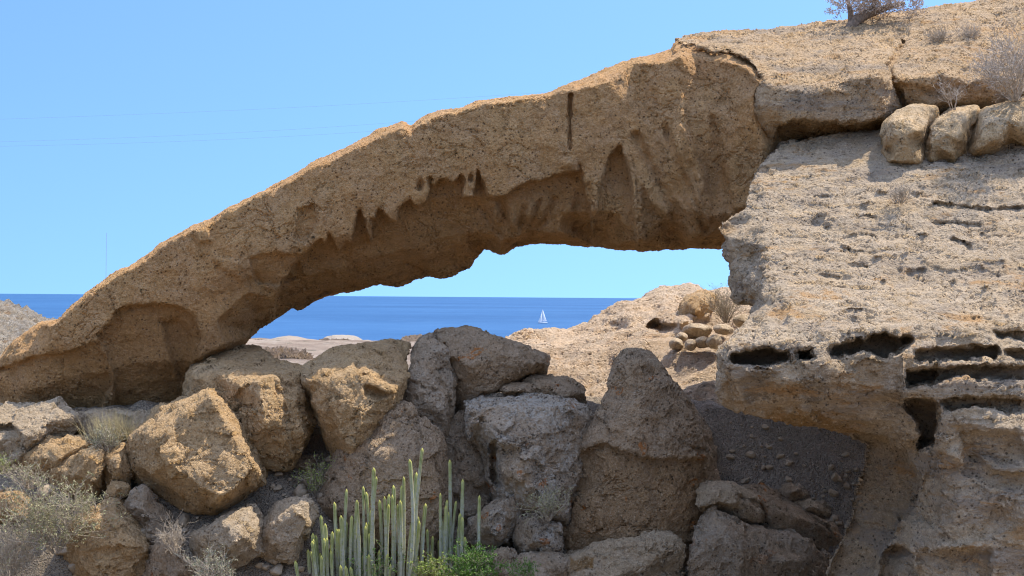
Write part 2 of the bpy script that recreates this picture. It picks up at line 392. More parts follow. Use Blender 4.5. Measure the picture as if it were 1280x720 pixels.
soil = k.mix(k.ramp(g1, .35, .65), (.30, .235, .16, 1), (.38, .305, .215, 1))
grav = k.mix(k.ramp(g2, .3, .7), (.30, .24, .175, 1), (.46, .375, .275, 1))
c = k.mix(k.math('MULTIPLY', k.ramp(sp.outputs[0], 2.2, 3.2), k.ramp(k.noise(v, .8, 3), .25, .5, .7, 1)), soil, grav)
stone = k.mix(k.vor(v, 26, out='Color'), (.13, .11, .09, 1), (.50, .43, .34, 1))
c = k.mix(k.ramp(k.noise(v, 1.4, 5, .7, .4), .52, .64, 0, .7), c, (.36, .285, .19, 1))
c = k.mix(k.ramp(g3, .45, .25, 0, .7), c, stone)
f1 = k.noise(v, .028, 5, .7, .5); f2 = k.noise(v, .12, 5, .7)
far = k.mix(k.ramp(f1, .38, .62), (.24, .175, .125, 1), (.42, .335, .25, 1))
far = k.mix(k.ramp(f2, .55, .68, 0, .6), far, (.46, .40, .32, 1))
far = k.mix(k.ramp(k.noise(v, .35, 5, .7), .56, .66, 0, .8), far, (.13, .12, .075, 1))
c = k.mix(k.ramp(sp.outputs[1], 40, 70), c, far)
k.l(c, k.b.inputs['Base Color'])
bp = k.n('ShaderNodeBump'); bp.inputs['Distance'].default_value = .12; bp.inputs['Strength'].default_value = 1.0
k.l(k.math('ADD', k.math('ADD', g2, k.math('MULTIPLY', k.ramp(g3, .5, .1), .6)), k.math('MULTIPLY', g1, 2)), bp.inputs['Height']); k.l(bp.outputs[0], k.b.inputs['Normal'])
M['soil'] = k.m
tag(mesh_obj('ground', V, Fc, M['soil']), kind='structure')

# ---------------------------------------------------------------- sea
k = NT('sea_water'); geo = k.n('ShaderNodeNewGeometry'); v = geo.outputs['Position']
n1 = k.noise(k.mapv(v, (.02, .05, 1)), 1.0, 5, .65); n2 = k.noise(k.mapv(v, (.0016, .0022, 1)), 1, 4, .6)
c = k.mix(k.ramp(n2, .35, .65), (.018, .078, .185, 1), (.029, .104, .23, 1))
c = k.mix(k.ramp(n1, .5, .7, 0, .35), c, (.075, .185, .34, 1))
k.l(c, k.b.inputs['Base Color']); k.b.inputs['Roughness'].default_value = .55; k.b.inputs['Specular IOR Level'].default_value = .18; k.b.inputs['IOR'].default_value = 1.33
bp = k.n('ShaderNodeBump'); bp.inputs['Distance'].default_value = 1.5; bp.inputs['Strength'].default_value = .6
k.l(k.noise(k.mapv(v, (.08, .16, 1)), 1, 4, .65), bp.inputs['Height']); k.l(bp.outputs[0], k.b.inputs['Normal'])
S = 60000
tag(mesh_obj('sea', [(-S, 450, -25), (S, 450, -25), (S, S, -25), (-S, S, -25)], [[0, 1, 2, 3]], k.m), kind='structure')

# ---------------------------------------------------------------- rock arch: span and the ledge it grows out of
DA = 26.0
drip2 = [(0, 640), (20, 660), (35, 620), (55, 640), (80, 695), (100, 660), (125, 660), (145, 560), (160, 520), (180, 560), (205, 665), (212, 620), (202, 560),
         (225, 570), (232, 520), (260, 540), (290, 575), (310, 575), (315, 520), (345, 490), (375, 480), (385, 505), (405, 515), (440, 490), (450, 430), (442, 400), (465, 435),
         (490, 400), (510, 402), (545, 420), (575, 380), (592, 400), (585, 470), (610, 482), (630, 480), (640, 350), (662, 400), (690, 470), (720, 482), (760, 470), (800, 440), (870, 410),
         (930, 400), (960, 390), (1000, 380), (1055, 372), (1064, 300), (1040, 275), (1024, 270), (1026, 90)]
drip = [(400 + .3056 * a, 100 + .3056 * b) for a, b in drip2]
low_layer = drip[:-4] + [(724, 198), (728, 225), (738, 260), (742, 330), (740, 420), (640, 420), (330, 460), (345, 372), (365, 330), (380, 316)]
arch_out = [(-90, 520, .3), (-90, 470, .8), (-30, 462, .8), (0, 450, .8), (14, 432, .8), (30, 418, .7), (48, 406, .7), (62, 402, .7), (74, 400, .4), (90, 385, .4), (110, 368, .4), (122, 360, .4), (140, 345, .4), (150, 338, .4),
            (165, 332, .4), (178, 322, .4), (200, 306, .4), (218, 296, .4), (240, 284, .4), (262, 275, .4), (285, 262, .4), (300, 256, .4), (330, 240, .4), (355, 225, .4), (375, 215, .4), (395, 203, .4), (430, 187, .4),
            (461, 173, .4), (476, 163, .4), (504, 154, .4), (514, 159, .4), (531, 147, .4), (550, 138, .4), (574, 134, .4), (595, 127, .4), (632, 121, .4), (663, 117, .4), (690, 115, .5), (713, 103, .6),
            (747, 91, .7), (791, 75, .8), (818, 69, .9), (839, 62, .9), (843, 54, .7), (860, 46, .9), (900, 52, 1.2), (960, 60, 1.5), (1010, 90, 1.6), (1010, 300, 1.6), (960, 330, 1.6), (905, 307, 1.4),
            (880, 311, 1.4), (850, 313, 1.4), (800, 314, 1.3), (750, 311, 1.2), (700, 306, 1.2), (665, 305, 1.2), (645, 308, 1.1), (632, 316, .8), (625, 318, .7), (612, 312, 1.2), (605, 313, 1.8), (592, 327, 1.5),
            (587, 336, 1.6), (577, 341, 1.7), (567, 346, 1.7), (550, 349, 1.7), (535, 345, 1.7), (517, 350, 1.7), (497, 359, 1.7), (475, 357, 1.7), (461, 363, 1.7), (430, 367, 1.7), (405, 373, 1.7), (392, 380, 1.7),
            (372, 389, 1.7), (366, 386, 1.7), (356, 392, 1.7), (337, 405, 1.7), (322, 417, 1.9), (305, 434, 1.8), (285, 450, 1.5), (285, 520, 1.0), (240, 560, .6), (60, 560, .3)]
arch_pts = [(20, 445, .2), (60, 416, .1), (724, 112, -.4), (760, 102, -.4), (830, 78, -.38), (850, 70, -.35),
            (200, 350, -.45), (280, 310, -.45), (350, 272, -.45), (420, 240, -.45), (500, 205, -.45), (580, 185, -.45), (660, 172, -.45), (706, 185, -.45), (725, 180, -.42), (770, 180, -.42), (820, 170, -.42),
            (375, 305, -.4), (440, 290, -.4), (480, 268, -.4), (530, 245, -.4), (600, 248, -.4), (650, 262, -.4), (690, 240, -.4), (718, 215, -.4),
            (340, 372, .3), (400, 342, .25), (460, 325, .3), (520, 308, .3), (580, 290, .25), (618, 292, .0), (628, 300, -.15), (360, 345, -.1),
            (700, 265, -.25), (770, 262, -.36), (840, 258, -.4), (890, 270, -.45), (665, 288, .0), (700, 290, -.1), (800, 296, -.15), (870, 292, -.2),
            (866, 68, .0), (880, 71, -.15), (889, 76, -.3), (905, 77, -.5), (925, 81, -.8), (938, 87, -1.05), (951, 102, -1.35), (875, 100, -.25), (905, 110, -.6), (940, 125, -1.3), (938, 150, -1.3), (955, 180, -1.35), (905, 150, -.6), (900, 200, -.55), (950, 250, -1.0), (862, 150, -.45), (860, 180, -.45), (880, 240, -.35), (910, 290, -.1),
            (60, 432, -.2), (100, 415, -.35), (160, 392, -.45), (240, 365, -.5), (300, 335, -.45), (310, 368, -.2), (270, 400, -.35), (280, 430, -.1), (240, 450, -.15), (180, 450, -.2), (100, 470, -.15), (30, 485, 0),
            (200, 510, .6), (100, 515, .5), (20, 520, .3), (230, 500, .7)]
alcove = [(145, 388), (160, 381), (190, 378), (225, 383), (245, 395), (252, 420), (250, 450), (240, 500), (200, 530), (140, 520), (142, 470), (132, 440), (120, 420), (135, 405)]
alcove2 = [(50, 443), (75, 441), (100, 433), (126, 426), (135, 450), (142, 480), (120, 520), (-40, 530), (-40, 470), (14, 455)]
arch_st = [('carve', low_layer, .42, 2.5), ('carve', alcove, .24, 4), ('carve', alcove2, .2, 4),
           ('carve', [(200, 400), (225, 395), (245, 420), (243, 470), (225, 480), (210, 440)], .2, 10),
           ('carve', [(776, 178), (788, 222), (800, 330), (735, 330), (748, 240), (760, 195)], .38, 6),
           ('carve', [(800, 225), (815, 255), (850, 290), (872, 330), (805, 330)], .22, 8),
           ('carve', [(310, 322), (345, 315), (375, 318), (378, 345), (345, 360), (318, 352)], .16, 4),
           ('carve', [(372, 262), (392, 255), (398, 280), (380, 305), (368, 300)], .14, 5),
           ('carve', [(240, 288), (262, 281), (268, 300), (250, 306)], -.12, 6), ('carve', [(268, 318), (300, 325), (315, 345), (300, 352), (275, 335)], -.1, 6),
           ('crack', [(713, 120), (713, 186)], 3.5, .35), ('crack', [(797, 225), (801, 315)], 2.2, .2), ('crack', [(505, 150), (515, 165)], 4, .3),
           ('crack', [(470, 352), (455, 340), (440, 338)], 3, .12), ('crack', [(534, 345), (522, 334), (505, 328)], 3, .15),
           ('bump', 525, 232, 6, 12, .3), ('bump', 538, 226, 4, 9, .25), ('bump', 588, 222, 4, 9, .25), ('bump', 712, 205, 14, 14, -.18),
           ('carve', [(868, 66), (890, 70), (930, 85), (945, 105), (930, 125), (905, 136), (878, 128), (866, 100)], .12, 10), ('bump', 850, 190, 26, 55, -.3), ('bump', 868, 250, 22, 50, -.25), ('bump', 893, 225, 24, 55, .2),
           ('crack', [(852, 140), (857, 160), (868, 200), (888, 255), (905, 285)], 9, -.13), ('crack', [(795, 170), (815, 210), (835, 250), (862, 282)], 10, .15), ('crack', [(832, 160), (848, 205), (868, 250), (884, 288)], 7, .16), ('crack', [(892, 150), (898, 200), (912, 260)], 9, .12),
           ('carve', [(836, 165), (850, 152), (866, 165), (880, 220), (892, 268), (884, 286), (866, 262), (850, 222)], -.14, 5),
           ('crack', [(626, 252), (638, 285), (645, 302)], 5, .16), ('crack', [(674, 252), (662, 285), (648, 302)], 5, .16), ('crack', [(600, 258), (618, 285), (632, 300)], 6, .12), ('crack', [(694, 248), (678, 280), (658, 298)], 6, .14), ('crack', [(655, 258), (650, 290)], 4, .1),
           ('crack', [(735, 232), (742, 275)], 6, .12), ('crack', [(722, 240), (718, 285)], 6, .12),
           ('bump', 640, 275, 10, 26, -.18), ('bump', 662, 268, 10, 22, -.18), ('bump', 620, 268, 8, 22, -.12), ('bump', 710, 262, 9, 20, -.14), ('bump', 748, 258, 8, 22, -.14), ('bump', 728, 285, 18, 18, .12)]
tints_a = [(alcove, .5, 6), (alcove2, .4, 6), (low_layer, .34, 3)]
arch = empty('rock_arch', P(60, 520, DA)); bpy.context.view_layer.update()
tag(arch, 'great brown natural rock arch spanning the view above the boulders', 'rock arch')
rock('span', rock_mesh(arch_out, arch_pts, DA, 3.0, .028, bi=6, stamps=arch_st, rough=.09, seed=2, fine=.3, smooth=1, tints=tints_a, inset=(4, .75, lambda x, y, d: y < 404 and x < 842 and d < .95 and d > .3 and not (x > 590 and y > 280)), chips=120, chip=(.02, .06, 1.0), jit=.25), M['tuff'], arch)

cap_out = [(842, 54, 1.9), (855, 45, 2.4), (884, 41, 2.8), (938, 39, 3.2), (997, 32, 3.6), (1060, 24, 4), (1113, 17, 4.3), (1153, 10, 4.5), (1213, 2, 4.9), (1300, -14, 5.2), (1420, -40, 5.6), (1420, 170, .8), (1280, 165, 1.2), (1200, 160, 1.5), (1140, 160, 1.5),
           (1118, 166, 1.2), (1100, 178, 1.2), (1077, 188, 1.2), (1033, 191, 1.1), (972, 194, 1.2), (964, 184, .8), (949, 162, .4), (943, 144, .2), (943, 112, .2), (956, 99, .15), (947, 88, .3), (933, 72, .7), (922, 68, .85), (902, 65, 1.1), (889, 65, 1.3), (871, 58, 1.6)]
cap_pts = [(960, 108, -.1), (1000, 112, -.15), (1017, 118, -.15), (1023, 106, -.05), (1060, 100, -.1), (1095, 96, -.15), (1108, 100, .0), (1000, 85, .4), (1060, 70, 1.1), (950, 70, 1.2), (1120, 60, 1.7), (1200, 50, 2.1), (1280, 45, 2.5),
           (950, 128, -.15), (1000, 150, -.2), (1060, 150, -.2), (1100, 145, -.1), (955, 155, -.05), (1010, 158, -.1), (1060, 155, -.1), (1085, 160, 0), (1000, 168, .35), (1060, 166, .35), (985, 182, .6), (1060, 180, .7),
           (1122, 96, .2), (1150, 96, .15), (1180, 90, .15), (1212, 100, .2), (1250, 96, .5), (1130, 130, .4), (1160, 130, .3), (1200, 126, .3), (1240, 120, .6), (1350, 60, 2.0), (1350, 120, .6)]
crack_cap = [(1128, 52), (1118, 72), (1111, 84), (1116, 104), (1126, 125), (1134, 140)]
cap_st = [('crack', crack_cap, 5, .5), ('carve', [(972, 160), (1000, 152), (1033, 154), (1060, 158), (1085, 152), (1112, 150), (1125, 170), (1060, 200), (960, 200)], .45, 5),
          ('crack', [(985, 58), (992, 58)], 6, .25), ('bump', 1040, 115, 30, 12, -.1), ('bump', 1170, 112, 40, 14, .2)]
rock('ledge', rock_mesh(cap_out, cap_pts, 24.6, 3.2, .032, bi=6, stamps=cap_st, rough=.10, seed=4, smooth=1, chips=150, chip=(.02, .08, 1.0), jit=.3, tints=[([(972, 156), (1033, 154), (1112, 148), (1125, 180), (960, 200)], 1.0, 4), ([(1125, 110), (1215, 112), (1225, 145), (1125, 145)], .4, 4)]), M['cap'], arch)

# ---------------------------------------------------------------- lower cliff on the right
DC = 18.5
cl_out = [(939, 225, 5.0), (952, 205, 5.5), (975, 180, 6.3), (1100, 160, 6.6), (1180, 150, 6.6), (1300, 130, 6.8), (1440, 110, 7), (1440, 960, -.6), (1010, 960, 1.7), (1030, 800, 1.6), (1037, 720, 1.5), (1043, 702, 1.5), (1062, 656, 1.5), (1075, 610, 1.5),
          (1085, 573, 1.5), (1085, 555, 1.4), (1062, 541, 1.1), (1034, 532, .8), (975, 525, .6), (942, 518, .6), (910, 510, .6), (901, 505, .7), (894, 500, .8), (894, 440, .5), (905, 427, .4), (927, 412, .9), (941, 399, 1.5), (941, 382, 3.0), (920, 380, 3.6), (912, 349, 3.9),
          (911, 330, 4.0), (905, 315, 4.0), (905, 296, 3.9), (897, 286, 3.6), (909, 270, 4.0), (933, 261, 4.2), (933, 240, 4.8)]
cl_pts = [(950, 228, 4.7), (1060, 212, 4.9), (1120, 212, 4.8), (1200, 205, 4.8), (1280, 195, 4.9), (960, 200, 5.6), (1060, 190, 5.9),
          (957, 290, 3.2), (959, 309, 2.7), (970, 313, 2.6), (982, 330, 2.2), (969, 345, 2.0), (955, 356, 1.9), (957, 382, 1.5), (1060, 290, 3.1), (1160, 285, 3.1), (1280, 270, 3.3), (1060, 350, 1.8), (1180, 350, 1.8), (1280, 340, 1.9), (960, 260, 4.0),
          (920, 428, .2), (960, 422, .1), (1000, 424, .05), (1050, 410, .25), (1100, 410, .25), (1150, 415, .1), (1220, 410, .2), (1280, 405, .3),
          (905, 455, .1), (950, 456, -.15), (1020, 450, -.15), (1100, 446, -.15), (1140, 450, -.2), (1280, 455, -.2), (920, 480, .05), (1000, 480, -.1), (1080, 480, -.1), (1130, 490, -.2),
          (925, 500, .3), (1000, 510, .2), (1060, 522, .5), (1100, 530, .5), (1125, 520, .2), (1180, 490, -.35), (1280, 490, -.4), (1150, 540, .1), (1120, 560, .8), (1145, 560, .6),
          (1110, 600, 1.1), (1100, 660, 1.1), (1085, 700, 1.1), (1150, 600, .5), (1135, 640, .8), (1115, 690, .7), (1180, 545, -.35), (1230, 540, -.6), (1280, 530, -.8), (1180, 600, -.1), (1240, 610, -.6), (1300, 620, -.9), (1180, 660, -.3), (1150, 690, 0), (1230, 690, -.7), (1120, 760, .2), (1200, 760, -.6)]
Cv = lambda pts, dep, so=3: ('carve', pts, dep, so)
cl_st = [('carve', [(1070, 545), (1105, 540), (1140, 568), (1152, 600), (1138, 640), (1108, 690), (1088, 725), (1078, 830), (980, 830), (1040, 700)], .75, 4), ('carve', [(1160, 585), (1200, 610), (1190, 650), (1150, 655), (1135, 640), (1150, 610)], .12, 6), ('carve', [(1205, 560), (1250, 590), (1300, 590), (1300, 610), (1240, 610), (1200, 585)], .15, 8),
         Cv([(913, 440), (933, 435), (952, 433), (975, 437), (987, 441), (984, 451), (952, 455), (915, 453)], .9), Cv([(993, 436), (1018, 434), (1021, 446), (998, 447)], .7),
         Cv([(1036, 434), (1080, 427), (1087, 417), (1108, 414), (1117, 420), (1143, 423), (1135, 432), (1121, 441), (1108, 446), (1075, 441), (1039, 446)], .9),
         Cv([(1140, 437), (1250, 434), (1248, 451), (1142, 455)], .55), Cv([(1253, 437), (1340, 436), (1340, 450), (1255, 451)], .6), Cv([(1242, 414), (1340, 411), (1340, 426), (1247, 425)], .35),
         Cv([(1130, 462), (1181, 460), (1340, 456), (1340, 476), (1227, 473), (1176, 476), (1158, 480), (1133, 485)], .6), Cv([(1131, 463), (1172, 461), (1170, 478), (1135, 484)], .4),
         Cv([(1130, 500), (1167, 497), (1174, 509), (1172, 527), (1165, 557), (1153, 560), (1144, 532), (1135, 514)], .9, 4),
         Cv([(1176, 499), (1340, 495), (1340, 516), (1250, 517), (1218, 511), (1181, 515)], .5), Cv([(1105, 692), (1135, 681), (1146, 692), (1148, 780), (1100, 780)], .45, 6),
         Cv([(1148, 690), (1235, 690), (1240, 780), (1150, 780)], .15, 5), Cv([(1190, 530), (1280, 545), (1300, 580), (1200, 580)], .2, 14),
         ('bump', 1198, 572, 24, 18, -.25), ('bump', 1250, 650, 40, 30, .2), ('bump', 1190, 620, 30, 40, -.15), ('bump', 1200, 685, 50, 12, -.2), ('bump', 1090, 470, 30, 25, .12), ('bump', 985, 480, 20, 22, -.12),
         ('crack', [(1122, 410), (1126, 440), (1128, 470), (1131, 500)], 4, -.15), ('crack', [(1170, 255), (1230, 262), (1290, 262)], 5, .2), ('crack', [(1190, 300), (1210, 308)], 5, .2), ('crack', [(1060, 330), (1085, 334)], 5, .12)]
rs = random.Random(12)
for q in range(46):                           # stones and little ledges standing out of the slope
    cx, cy = rs.uniform(985, 1290), rs.uniform(228, 405)
    if cx < 1120 and rs.random() < .5: cx += 140
    cl_st.append(('bump', cx, cy, rs.uniform(4, 13), rs.uniform(2, 5), -rs.uniform(.06, .16)))
for q in range(14):
    cx, cy = rs.uniform(1000, 1240), rs.uniform(232, 400); w = rs.uniform(15, 55)
    cl_st.append(('crack', [(cx, cy), (cx + w * .5, cy + rs.uniform(-3, 3)), (cx + w, cy + rs.uniform(-3, 4))], rs.uniform(2.5, 5), rs.uniform(.07, .18)))
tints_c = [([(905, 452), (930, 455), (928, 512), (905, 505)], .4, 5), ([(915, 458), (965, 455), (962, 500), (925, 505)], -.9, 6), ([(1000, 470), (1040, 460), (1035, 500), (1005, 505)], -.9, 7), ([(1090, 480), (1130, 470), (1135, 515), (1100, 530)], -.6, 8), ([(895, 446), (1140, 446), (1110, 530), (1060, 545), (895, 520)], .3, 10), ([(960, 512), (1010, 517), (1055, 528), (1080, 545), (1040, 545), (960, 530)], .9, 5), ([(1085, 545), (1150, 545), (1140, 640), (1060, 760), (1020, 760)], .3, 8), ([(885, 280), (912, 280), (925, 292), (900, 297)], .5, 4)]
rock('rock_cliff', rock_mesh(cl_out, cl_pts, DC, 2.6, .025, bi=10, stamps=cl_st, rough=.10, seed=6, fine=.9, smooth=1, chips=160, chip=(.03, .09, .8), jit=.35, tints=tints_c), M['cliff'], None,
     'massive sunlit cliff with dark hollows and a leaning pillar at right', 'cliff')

# ---------------------------------------------------------------- hills behind
hill_out = [(590, 440, 7), (628, 424, 8), (653, 420, 8.5), (698, 414, 9), (720, 408, 9.4), (741, 400, 9.8), (760, 392, 10), (783, 381, 10.3), (802, 371, 10.5), (815, 364, 10.6), (828, 359, 10.8), (853, 360, 11), (870, 362, 10.6), (881, 367, 10.4), (898, 368, 10.4), (915, 364, 10.6), (990, 345, 11), (1080, 340, 11),
            (1080, 600, 0), (880, 560, 0), (700, 560, 1), (590, 540, 3)]
hill_pts = [(700, 440, 7.0), (760, 430, 6.4), (820, 410, 6.8), (860, 420, 5.6), (800, 385, 8.8), (850, 380, 8.6), (700, 490, 3.4), (800, 480, 2.8), (880, 460, 3.2), (890, 505, .8), (820, 395, 7.6), (900, 395, 7.2), (940, 420, 5.5), (880, 435, 4.6), (640, 450, 6.6), (1000, 440, 5)]
hill_st = [('carve', [(808, 402), (818, 398), (845, 402), (842, 413), (825, 416), (812, 411)], .9, 4), ('crack', [(702, 452), (714, 452)], 5, .5), ('crack', [(760, 408), (774, 406)], 4, .5), ('bump', 790, 372, 20, 8, .3),
           ('carve', [(840, 392), (885, 372), (898, 372), (890, 395), (850, 408)], -.7, 5)]
rock('hill', rock_mesh(hill_out, hill_pts, 27.2, 6, .06, bi=3, stamps=hill_st, rough=.35, rscale=.9, seed=8, smooth=1, chips=200, chip=(.05, .2, 2.0)), M['hill'], kind='structure')
fh_out = [(-150, 360, 3), (-60, 372, 2), (0, 381, 1), (15, 387, 1), (38, 396, 1), (50, 399, 1), (75, 401, 1), (110, 404, 2), (150, 415, 2), (150, 470, -22), (-150, 480, -22)]
fh_pts = [(0, 400, -8), (40, 408, -8), (20, 430, -14), (70, 430, -14), (-80, 410, -12)]
rock('hill', rock_mesh(fh_out, fh_pts, 90, 10, .25, bi=2, rough=1.2, rscale=.15, seed=9, smooth=1), M['white_hill'], kind='structure')

# low outcrops on the coastal plain
for lab, out, D, mt in [('pinkish broken outcrop at the left end of the plain seen through the arch', [(296, 436), (312, 428), (325, 424), (336, 427), (345, 426), (360, 431), (372, 433), (385, 429), (400, 434), (404, 452), (296, 452)], 300, 'shore'),
                        ('pale smooth domed rock standing against the sea', [(402, 426), (408, 421), (420, 418.5), (432, 418), (446, 419), (455, 425), (452, 440), (402, 440)], 420, 'dome'),
                        ('low brown outcrop right below the pale domed rock', [(384, 432), (396, 426), (406, 424), (425, 426), (440, 427), (456, 431), (460, 446), (384, 446)], 330, 'shore'),
                        ('low outcrop seen in the notch between two boulders', [(492, 426), (506, 422), (518, 421), (532, 421), (548, 425), (556, 440), (492, 440)], 350, 'shore'),
                        ('darker outcrop nearest behind the long cracked boulder', [(318, 446), (334, 439), (350, 436), (366, 441), (388, 444), (392, 462), (318, 462)], 170, 'shore')]:
    cx = sum(p[0] for p in out) / len(out); w = max(p[0] for p in out) - cx; top = min(p[1] for p in out); sc_ = D / 300
    if mt not in M: M[mt] = rock_mat(mt + '_rock', *(((.34, .25, .18), (.44, .34, .25), (.25, .19, .13)) if mt == 'shore' else ((.50, .43, .34), (.56, .49, .40), (.42, .35, .27))), amp=8.0 if mt == 'shore' else 2, pits=.5, grain=1)
    me = rock_mesh([(p[0], p[1], 3 * sc_) for p in out], [(cx - w * .4, top + 7, -5 * sc_), (cx + w * .3, top + 6, -4 * sc_), (cx, top + 12, -9 * sc_), (cx - w * .7, top + 12, -7 * sc_), (cx + w * .7, top + 12, -6 * sc_)], D, 14 * sc_, .34 * sc_, bi=1, rough=(1.6 if mt == 'shore' else .4) * sc_, rscale=.16 / sc_, seed=int(D), smooth=1, chips=60, chip=(.3 * sc_, 1.2 * sc_, 8 * sc_))
    rock('outcrop', me, M[mt], None, lab, 'outcrop')

# ---------------------------------------------------------------- boulders
B = []
def boulder(label, out, pts, D, thick, mat, st=(), name='boulder', cat='boulder', group=None, rough=.12, vox=.028, tints=(), od=.3, bi=4, rs=1.6, chips=44, ins=True, cs=1.0):
    i = len(B) + 20
    xs_ = [p[0] for p in out]; ys_ = [p[1] for p in out]; sz = math.sqrt((max(xs_) - min(xs_)) * (max(ys_) - min(ys_))) * D / F
    g = min(8.0, 1.2 + 3.2 * sz) * min(1, cs * 1.2)     # what the broken faces will take off again
    A_ = sum(out[q][0] * out[(q + 1) % len(out)][1] - out[(q + 1) % len(out)][0] * out[q][1] for q in range(len(out))); sg = 1 if A_ > 0 else -1; o2 = []
    for q in range(len(out)):
        a_, b_ = out[q - 1], out[(q + 1) % len(out)]; nx_, ny_ = (b_[1] - a_[1]) * sg, -(b_[0] - a_[0]) * sg; L_ = math.hypot(nx_, ny_) + 1e-6
        o2.append((out[q][0] + nx_ / L_ * g, out[q][1] + ny_ / L_ * g) + tuple(out[q][2:]))
    out = o2
    me = rock_mesh(out, pts, D, thick, vox, od=od, stamps=st, rough=rough * .6, rscale=rs, seed=i, tints=tints, fine=.6, bi=bi, smooth=1, inset=(4 if sz > .6 else 2, .18 * min(1, sz), None) if ins else None, chips=chips, chip=(.05 * sz * cs, .15 * sz * cs, .85 * sz), jit=.32)
    o = rock(name, me, M[mat], None, label, cat, group); B.append(o); return o

boulder('big sunlit ochre boulder with a bright right facet, tilted beside the dry shrubs',
        [(149, 567), (170, 546), (180, 527), (208, 508), (222, 499), (264, 485), (283, 496), (289, 508), (288, 515), (300, 525), (302, 536), (326, 553), (342, 581), (337, 591), (316, 609), (298, 623), (285, 637), (243, 656), (222, 647), (194, 626), (166, 595), (149, 577)],
        [(240, 512, -.0), (272, 500, .05), (225, 535, -.3), (280, 525, -.25), (298, 552, -.45), (314, 590, -.55), (265, 560, -.5), (262, 628, -.6), (205, 590, -.55), (185, 565, -.35), (245, 640, -.4)], 22.7, 1.65, 'ochre', rough=.10)
boulder('long cracked boulder wedged under the arch foot, sunlit on top',
        [(224, 500, .4), (231, 483, .9), (229, 459, 1.3), (245, 450, 1.5), (269, 438, 1.8), (294, 431, 1.9), (315, 435, 1.8), (332, 445, 1.5), (346, 457, 1.1), (374, 462, .9), (377, 490, .6), (394, 515, .4), (410, 542, .4), (412, 570, .4), (390, 600), (320, 600), (250, 560)],
        [(236, 478, .5), (280, 474, -.4), (304, 476, -.5), (342, 474, -.4), (326, 530, -.7), (262, 462, .7), (320, 452, .9), (290, 520, -.45), (270, 500, -.2), (350, 530, -.45), (372, 490, -.05), (385, 550, -.3), (362, 478, .2)], 23.75, 1.6, 'ochre', st=[('crack', [(342, 474), (353, 497), (362, 530), (370, 575)], 2.5, .25)], rough=.10, ins=False)
boulder('upright block with sunlit crumbly top and cracked left side under the opening',
        [(377, 462, .5), (379, 490), (387, 508), (401, 528), (410, 553), (415, 580), (440, 600), (470, 560), (488, 510), (505, 480, .4), (516, 455, .7), (514, 436, 1.1), (505, 426, 1.4), (495, 419, 1.6), (471, 421, 1.6), (443, 426, 1.3), (415, 438, 1.0), (394, 449, .8)],
        [(398, 458, .3), (406, 470, -.15), (440, 450, .3), (478, 440, .6), (430, 474, -.35), (448, 485, -.45), (476, 470, -.1), (440, 520, -.6), (484, 478, .0), (425, 550, -.65), (468, 500, -.5), (400, 500, -.05)], 23.2, 1.4, 'ochre', st=[('crack', [(387, 508), (403, 505), (410, 500)], 2, .15), ('crack', [(404, 470), (412, 510), (420, 560)], 2, .12), ('carve', [(452, 482), (475, 483), (492, 492), (470, 500), (455, 492)], .25, 4), ('crack', [(445, 452), (452, 468), (476, 476)], 2.5, .15), ('bump', 470, 455, 14, 8, -.1)], rough=.14, ins=False)
boulder('smooth slanting boulder right behind the tallest cactus stems, split by a crack',
        [(402, 615), (401, 636), (408, 680), (430, 720), (560, 720), (566, 640), (560, 600), (556, 560), (545, 540), (530, 525), (520, 528), (515, 508), (495, 503), (480, 510), (457, 539), (425, 567), (420, 587)],
        [(498, 515, -.1), (470, 558, -.4), (445, 610, -.6), (500, 590, -.55), (515, 540, -.35), (530, 550, -.35), (540, 600, -.4), (450, 680, -.8), (520, 680, -.7)], 23.35, 1.43, 'brown', st=[('crack', [(519, 520), (522, 560), (525, 620)], 2.5, .25), ('crack', [(478, 548), (500, 556), (508, 575)], 2, .08)], cs=.6, rough=.09)
boulder('shaded rough block wedged between the upright block and the dark slab',
        [(490, 510), (505, 478), (512, 450), (520, 430), (540, 422), (556, 432), (560, 465), (572, 495), (572, 530), (562, 560), (530, 560), (505, 530)],
        [(530, 445, -.2), (540, 480, -.4), (520, 500, -.4), (550, 510, -.4), (515, 470, -.2)], 24.6, 1.32, 'grey', st=[('crack', [(505, 470), (530, 485), (560, 490)], 2.5, .15)], rough=.18)
boulder('dark shaded pointed slab on top of the boulder pile',
        [(540, 428), (554, 416), (569, 414), (587, 416), (605, 422), (630, 431), (648, 436), (683, 451), (675, 465), (663, 476), (627, 481), (591, 496), (580, 510), (571, 540), (562, 525), (560, 490), (550, 460)],
        [(565, 425, .0), (600, 435, -.2), (640, 452, -.4), (610, 470, -.5), (578, 465, -.45), (572, 440, -.2), (575, 500, -.3)], 24.9, 1.65, 'brown', st=[('crack', [(556, 430), (560, 455), (572, 475)], 3, .3)], rough=.10)
boulder('grey boulder crusted with white lichen and undercut on its left',
        [(574, 512), (583, 501), (623, 487), (659, 486), (684, 490), (710, 501), (731, 512), (744, 525), (735, 544), (728, 570), (722, 605), (715, 660), (620, 660), (616, 609), (612, 573), (600, 548), (580, 541)],
        [(595, 522, -.3), (640, 522, -.5), (685, 530, -.5), (615, 545, -.5), (655, 562, -.75), (640, 600, -.9), (690, 590, -.8), (670, 640, -.9), (705, 550, -.45)], 23.9, 1.65, 'lichened', st=[('carve', [(612, 555), (620, 552), (626, 580), (630, 606), (622, 612), (612, 600)], .5, 4), ('carve', [(585, 540), (605, 520), (612, 560), (608, 600)], .2, 8), ('bump', 655, 560, 8, 16, .2)], rough=.14)
